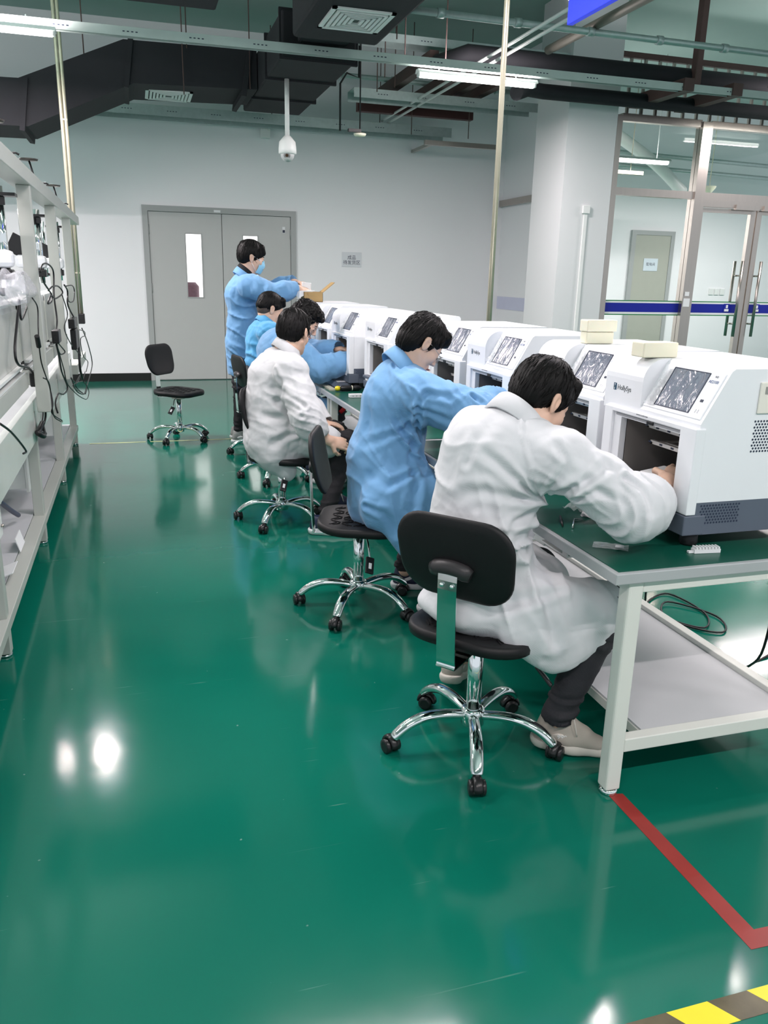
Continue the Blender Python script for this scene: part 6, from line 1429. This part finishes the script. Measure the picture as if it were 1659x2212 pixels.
p4, T4, R4, s4, c4, o4 = person('person', 'person with short curly black hair in a blue coat, reaching both arms into a cabinet', J4,
    dict(c=(1.185, 5.97, 1.19), yaw=-18, pitch=40, s=1.12), dict(seed=11, n=160, fringe=.078, smax=.07, open=.092, back=.068, nape=-.08, curly=True, amp=.002, vox=.0045),
    M_coatb, None, dict(handR=dict(d=(1, .1, .1), n=(0, .2, -1), curl=.7), handL=dict(d=(1, -.3, .1), n=(0, -.2, -1), curl=.7, thumb=-1), coat=coat4, seed=6.2, vox=.010, fine=.005, fbase=.005,
    folds=[((1.24, 5.7, .88), (1.35, 5.7, .9), .12, (1, 0, .3), .035, .014), ((1.3, 5.8, .5), (1.2, 5.8, .5), .14, (1, 0, .3), .04, .016), ((1.05, 5.85, .7), (1.05, 5.85, .85), .12, (.3, 0, 1), .035, .016)],
    shoeR=((1.22, 5.8, 0), (1.46, 5.78, 0), (0, 0, 1)), shoeL=((1.22, 6.1, 0), (1.46, 6.1, 0), (0, 0, 1)), shoe_m=(M_shoe_n, M_sole_w, M_lace), collar=dict(yaw=-5, pitch=30, r=.074, h=.046)))
kp = MB(); kp.ring([(1.435 - 1.0, 5.80 - 6.02, .575), (1.455 - 1.0, 5.795 - 6.02, .555)], [.045, .045], 18); kp.build('knee_patch', mat('red_patch', (0.55, 0.01, 0.015), 0.6), p4)

# ---------- 5: bright blue coat, cropped hair
J5 = dict(pelvis=(1.02, 6.95, .53), chest=(1.03, 6.93, .95), neck=(1.06, 6.93, 1.11), shR=(1.05, 6.76, 1.04), shL=(1.05, 7.10, 1.05), elR=(1.15, 6.68, .84), wrR=(1.38, 6.72, .86),
          elL=(1.2, 7.1, .88), wrL=(1.42, 7.0, .88), knR=(1.33, 6.8, .53), knL=(1.33, 7.1, .53), anR=(1.2, 6.8, .10), anL=(1.2, 7.1, .10))
def coat5(F, g):
    F.cone(g('shR') + V3(-.02, 0, 0), g('shL') + V3(-.02, 0, 0), .088, .088, .06); F.cone(g('neck') + V3(0, 0, -.03), V3(.02, 0, .97), .078, .14, .07)
    F.cone(V3(.02, 0, .98), V3(.0, 0, .72), .145, .15, .08); F.cone(V3(.0, 0, .72), V3(.03, 0, .56), .145, .15, .08)
    F.cone(V3(.04, -.06, .56), g('knR') + V3(-.08, 0, 0), .12, .10, .07); F.cone(V3(.04, .06, .56), g('knL') + V3(-.12, 0, 0), .12, .10, .07)
    sleeve(F, g('shR'), g('elR'), g('wrR'), .092, .08, .066, .05); sleeve(F, g('shL'), g('elL'), g('wrL'), .085, .075, .066, .05)
p5, T5, R5, s5, c5, o5 = person('person', 'person with cropped hair in a bright blue coat, farthest of the seated workers', J5,
    dict(c=(1.085, 6.93, 1.225), yaw=12, pitch=22, s=1.13), dict(seed=14, n=60, thick=.98, fringe=.066, side=.86, back=.046, nape=-.050, burn=.02, amp=.001, fade=1, vox=.0045),
    M_coatc, None, dict(handR=dict(d=(1, .1, 0), n=(0, .2, -1), curl=.7), handL=dict(d=(1, -.2, 0), n=(0, -.2, -1), curl=.7, thumb=-1), coat=coat5, seed=8.2, vox=.010, fine=.005, fbase=.006,
    folds=[((1.0, 6.8, .95), (.95, 6.8, .75), .16, (.6, 0, 1), .04, .018)],
    shoeR=((1.14, 6.8, 0), (1.38, 6.78, 0), (0, 0, 1)), shoeL=((1.14, 7.1, 0), (1.38, 7.1, 0), (0, 0, 1)), shoe_m=(M_shoe_n, M_sole_w, M_lace), collar=dict(yaw=8, pitch=26, r=.074, h=.05)))

# ---------- 6: standing, masked, unpacking the box
J6 = dict(pelvis=(.90, 7.52, .92), chest=(.93, 7.52, 1.28), neck=(.965, 7.52, 1.50), shR=(.98, 7.34, 1.41), shL=(.97, 7.69, 1.42), elR=(1.17, 7.27, 1.34), wrR=(1.40, 7.30, 1.40),
          elL=(1.18, 7.62, 1.36), wrL=(1.39, 7.42, 1.45), knR=(.88, 7.44, .50), knL=(.92, 7.62, .50), anR=(.86, 7.43, .09), anL=(.88, 7.62, .09))
def coat6(F, g):
    F.cone(g('shR') + V3(-.02, 0, 0), g('shL') + V3(-.02, 0, 0), .085, .085, .06); F.cone(g('neck') + V3(-.01, 0, -.03), V3(.02, 0, 1.33), .075, .13, .07)
    F.cone(V3(.03, 0, 1.34), V3(0.03, 0, 1.05), .130, .130, .08); F.cone(V3(0.03, 0, 1.05), V3(.03, 0, .85), .125, .135, .08); F.cone(V3(.03, 0, .85), V3(.05, 0, .62), .135, .140, .08)
    F.cone(V3(.0, 0, .90), V3(.01, 0, .66), .125, .125, .08); F.half((0, 0, .60), (-.12, 0, -1))
    sleeve(F, g('shR'), g('elR'), g('wrR') + V3(-.03, 0, 0), .095, .082, .062, .05); sleeve(F, g('shL'), g('elL'), g('wrL') + V3(-.02, 0, 0), .085, .075, .062, .05)
p6, T6, R6, s6, c6, o6 = person('person', 'standing person in a blue coat and face mask, hands at the cardboard box', J6,
    dict(c=(1.018, 7.52, 1.645), yaw=4, pitch=14, s=1.14), dict(seed=17, n=160, thick=1.06, fringe=.056, smax=.075, burn=-.015, back=.074, nape=-.085, amp=.0015, vox=.0045),
    M_coatb, None, dict(handR=dict(d=(1, .15, -.25), n=(-.1, .5, -.8), curl=.45, s=1.0), handL=dict(d=(1, -.25, -.2), n=(-.1, -.3, -1), curl=.45, thumb=-1, s=1.0), coat=coat6, seed=10.2, vox=.010, fine=.005, fbase=.005,
    folds=[((1.15, 7.27, 1.36), (1.05, 7.3, 1.40), .13, (1, 0, .2), .045, .018), ((.9, 7.4, 1.2), (.88, 7.4, .95), .17, (.8, 0, 1), .075, .014), ((.86, 7.4, .7), (.86, 7.4, .8), .15, (.3, 0, 1), .06, .012)],
    shoeR=((.79, 7.42, 0), (1.04, 7.38, 0), (0, 0, 1)), shoeL=((.80, 7.63, 0), (1.05, 7.62, 0), (0, 0, 1)), shoe_m=(M_shoe_g, M_sole_w, M_lace), collar=dict(yaw=2, pitch=22, r=.074, h=.045, off=(-.01, 0, .0))))
# dark inner collar, mask
ic = MB(); n_ = 24
col6 = collar(c6, J6['neck'] - o6 + V3(.0, 0, .035), rotm(2, 22), .058, .045, mat('black_knit', (0.012, 0.012, 0.014), 0.9)); col6.name = 'inner_collar'
mk = MB(); vs = []; rows_ = 7; cols_ = 9
for i in range(rows_ + 1):
    for j in range(cols_ + 1):
        v = -1 + 2 * j / cols_; z = .004 - .108 * i / rows_; bulge = .014 + .013 * math.sin(PI * i / rows_) + (.006 if i in (2, 3) else 0) * (1 - abs(v))
        x = .090 + bulge - .055 * v * v - .010 * (i / rows_); vs.append(T6(x, .062 * v, z + (.003 if i % 2 else 0)))
mk.add(vs, [(i * (cols_ + 1) + j, i * (cols_ + 1) + j + 1, (i + 1) * (cols_ + 1) + j + 1, (i + 1) * (cols_ + 1) + j) for i in range(rows_) for j in range(cols_)], 0, True)
mko = mk.build('face_mask', mat('mask_blue', (0.30, 0.62, 0.80), 0.8), p6, normals=False)
st = MB()
for q in (-1, 1):
    st.ring([T6(.058, .062 * q, -.005), T6(.0, .084 * q, .012)], .0016, 6); st.ring([T6(.048, .062 * q, -.098), T6(-.012, .082 * q, -.028)], .0016, 6)
st.build('mask_loops', M_paper, mko)
wi = MB(); wi.box((1.475, 7.35, 1.405), (0.085, 0.05, 0.085), Matrix.Rotation(0.1, 3, 'Y'), bev=.004)
tag(wi.build('white_carton', M_paper), 'small white carton held between the hands of the standing person', 'carton')
pw = MB(); pw.box((1.63, 2.22, .905), (.10, .07, .035), Matrix.Rotation(-.15, 3, 'Y'), bev=.006)
tag(pw.build('white_pad', M_paper), 'folded white wipe held inside the nearest cabinet', 'wipe')
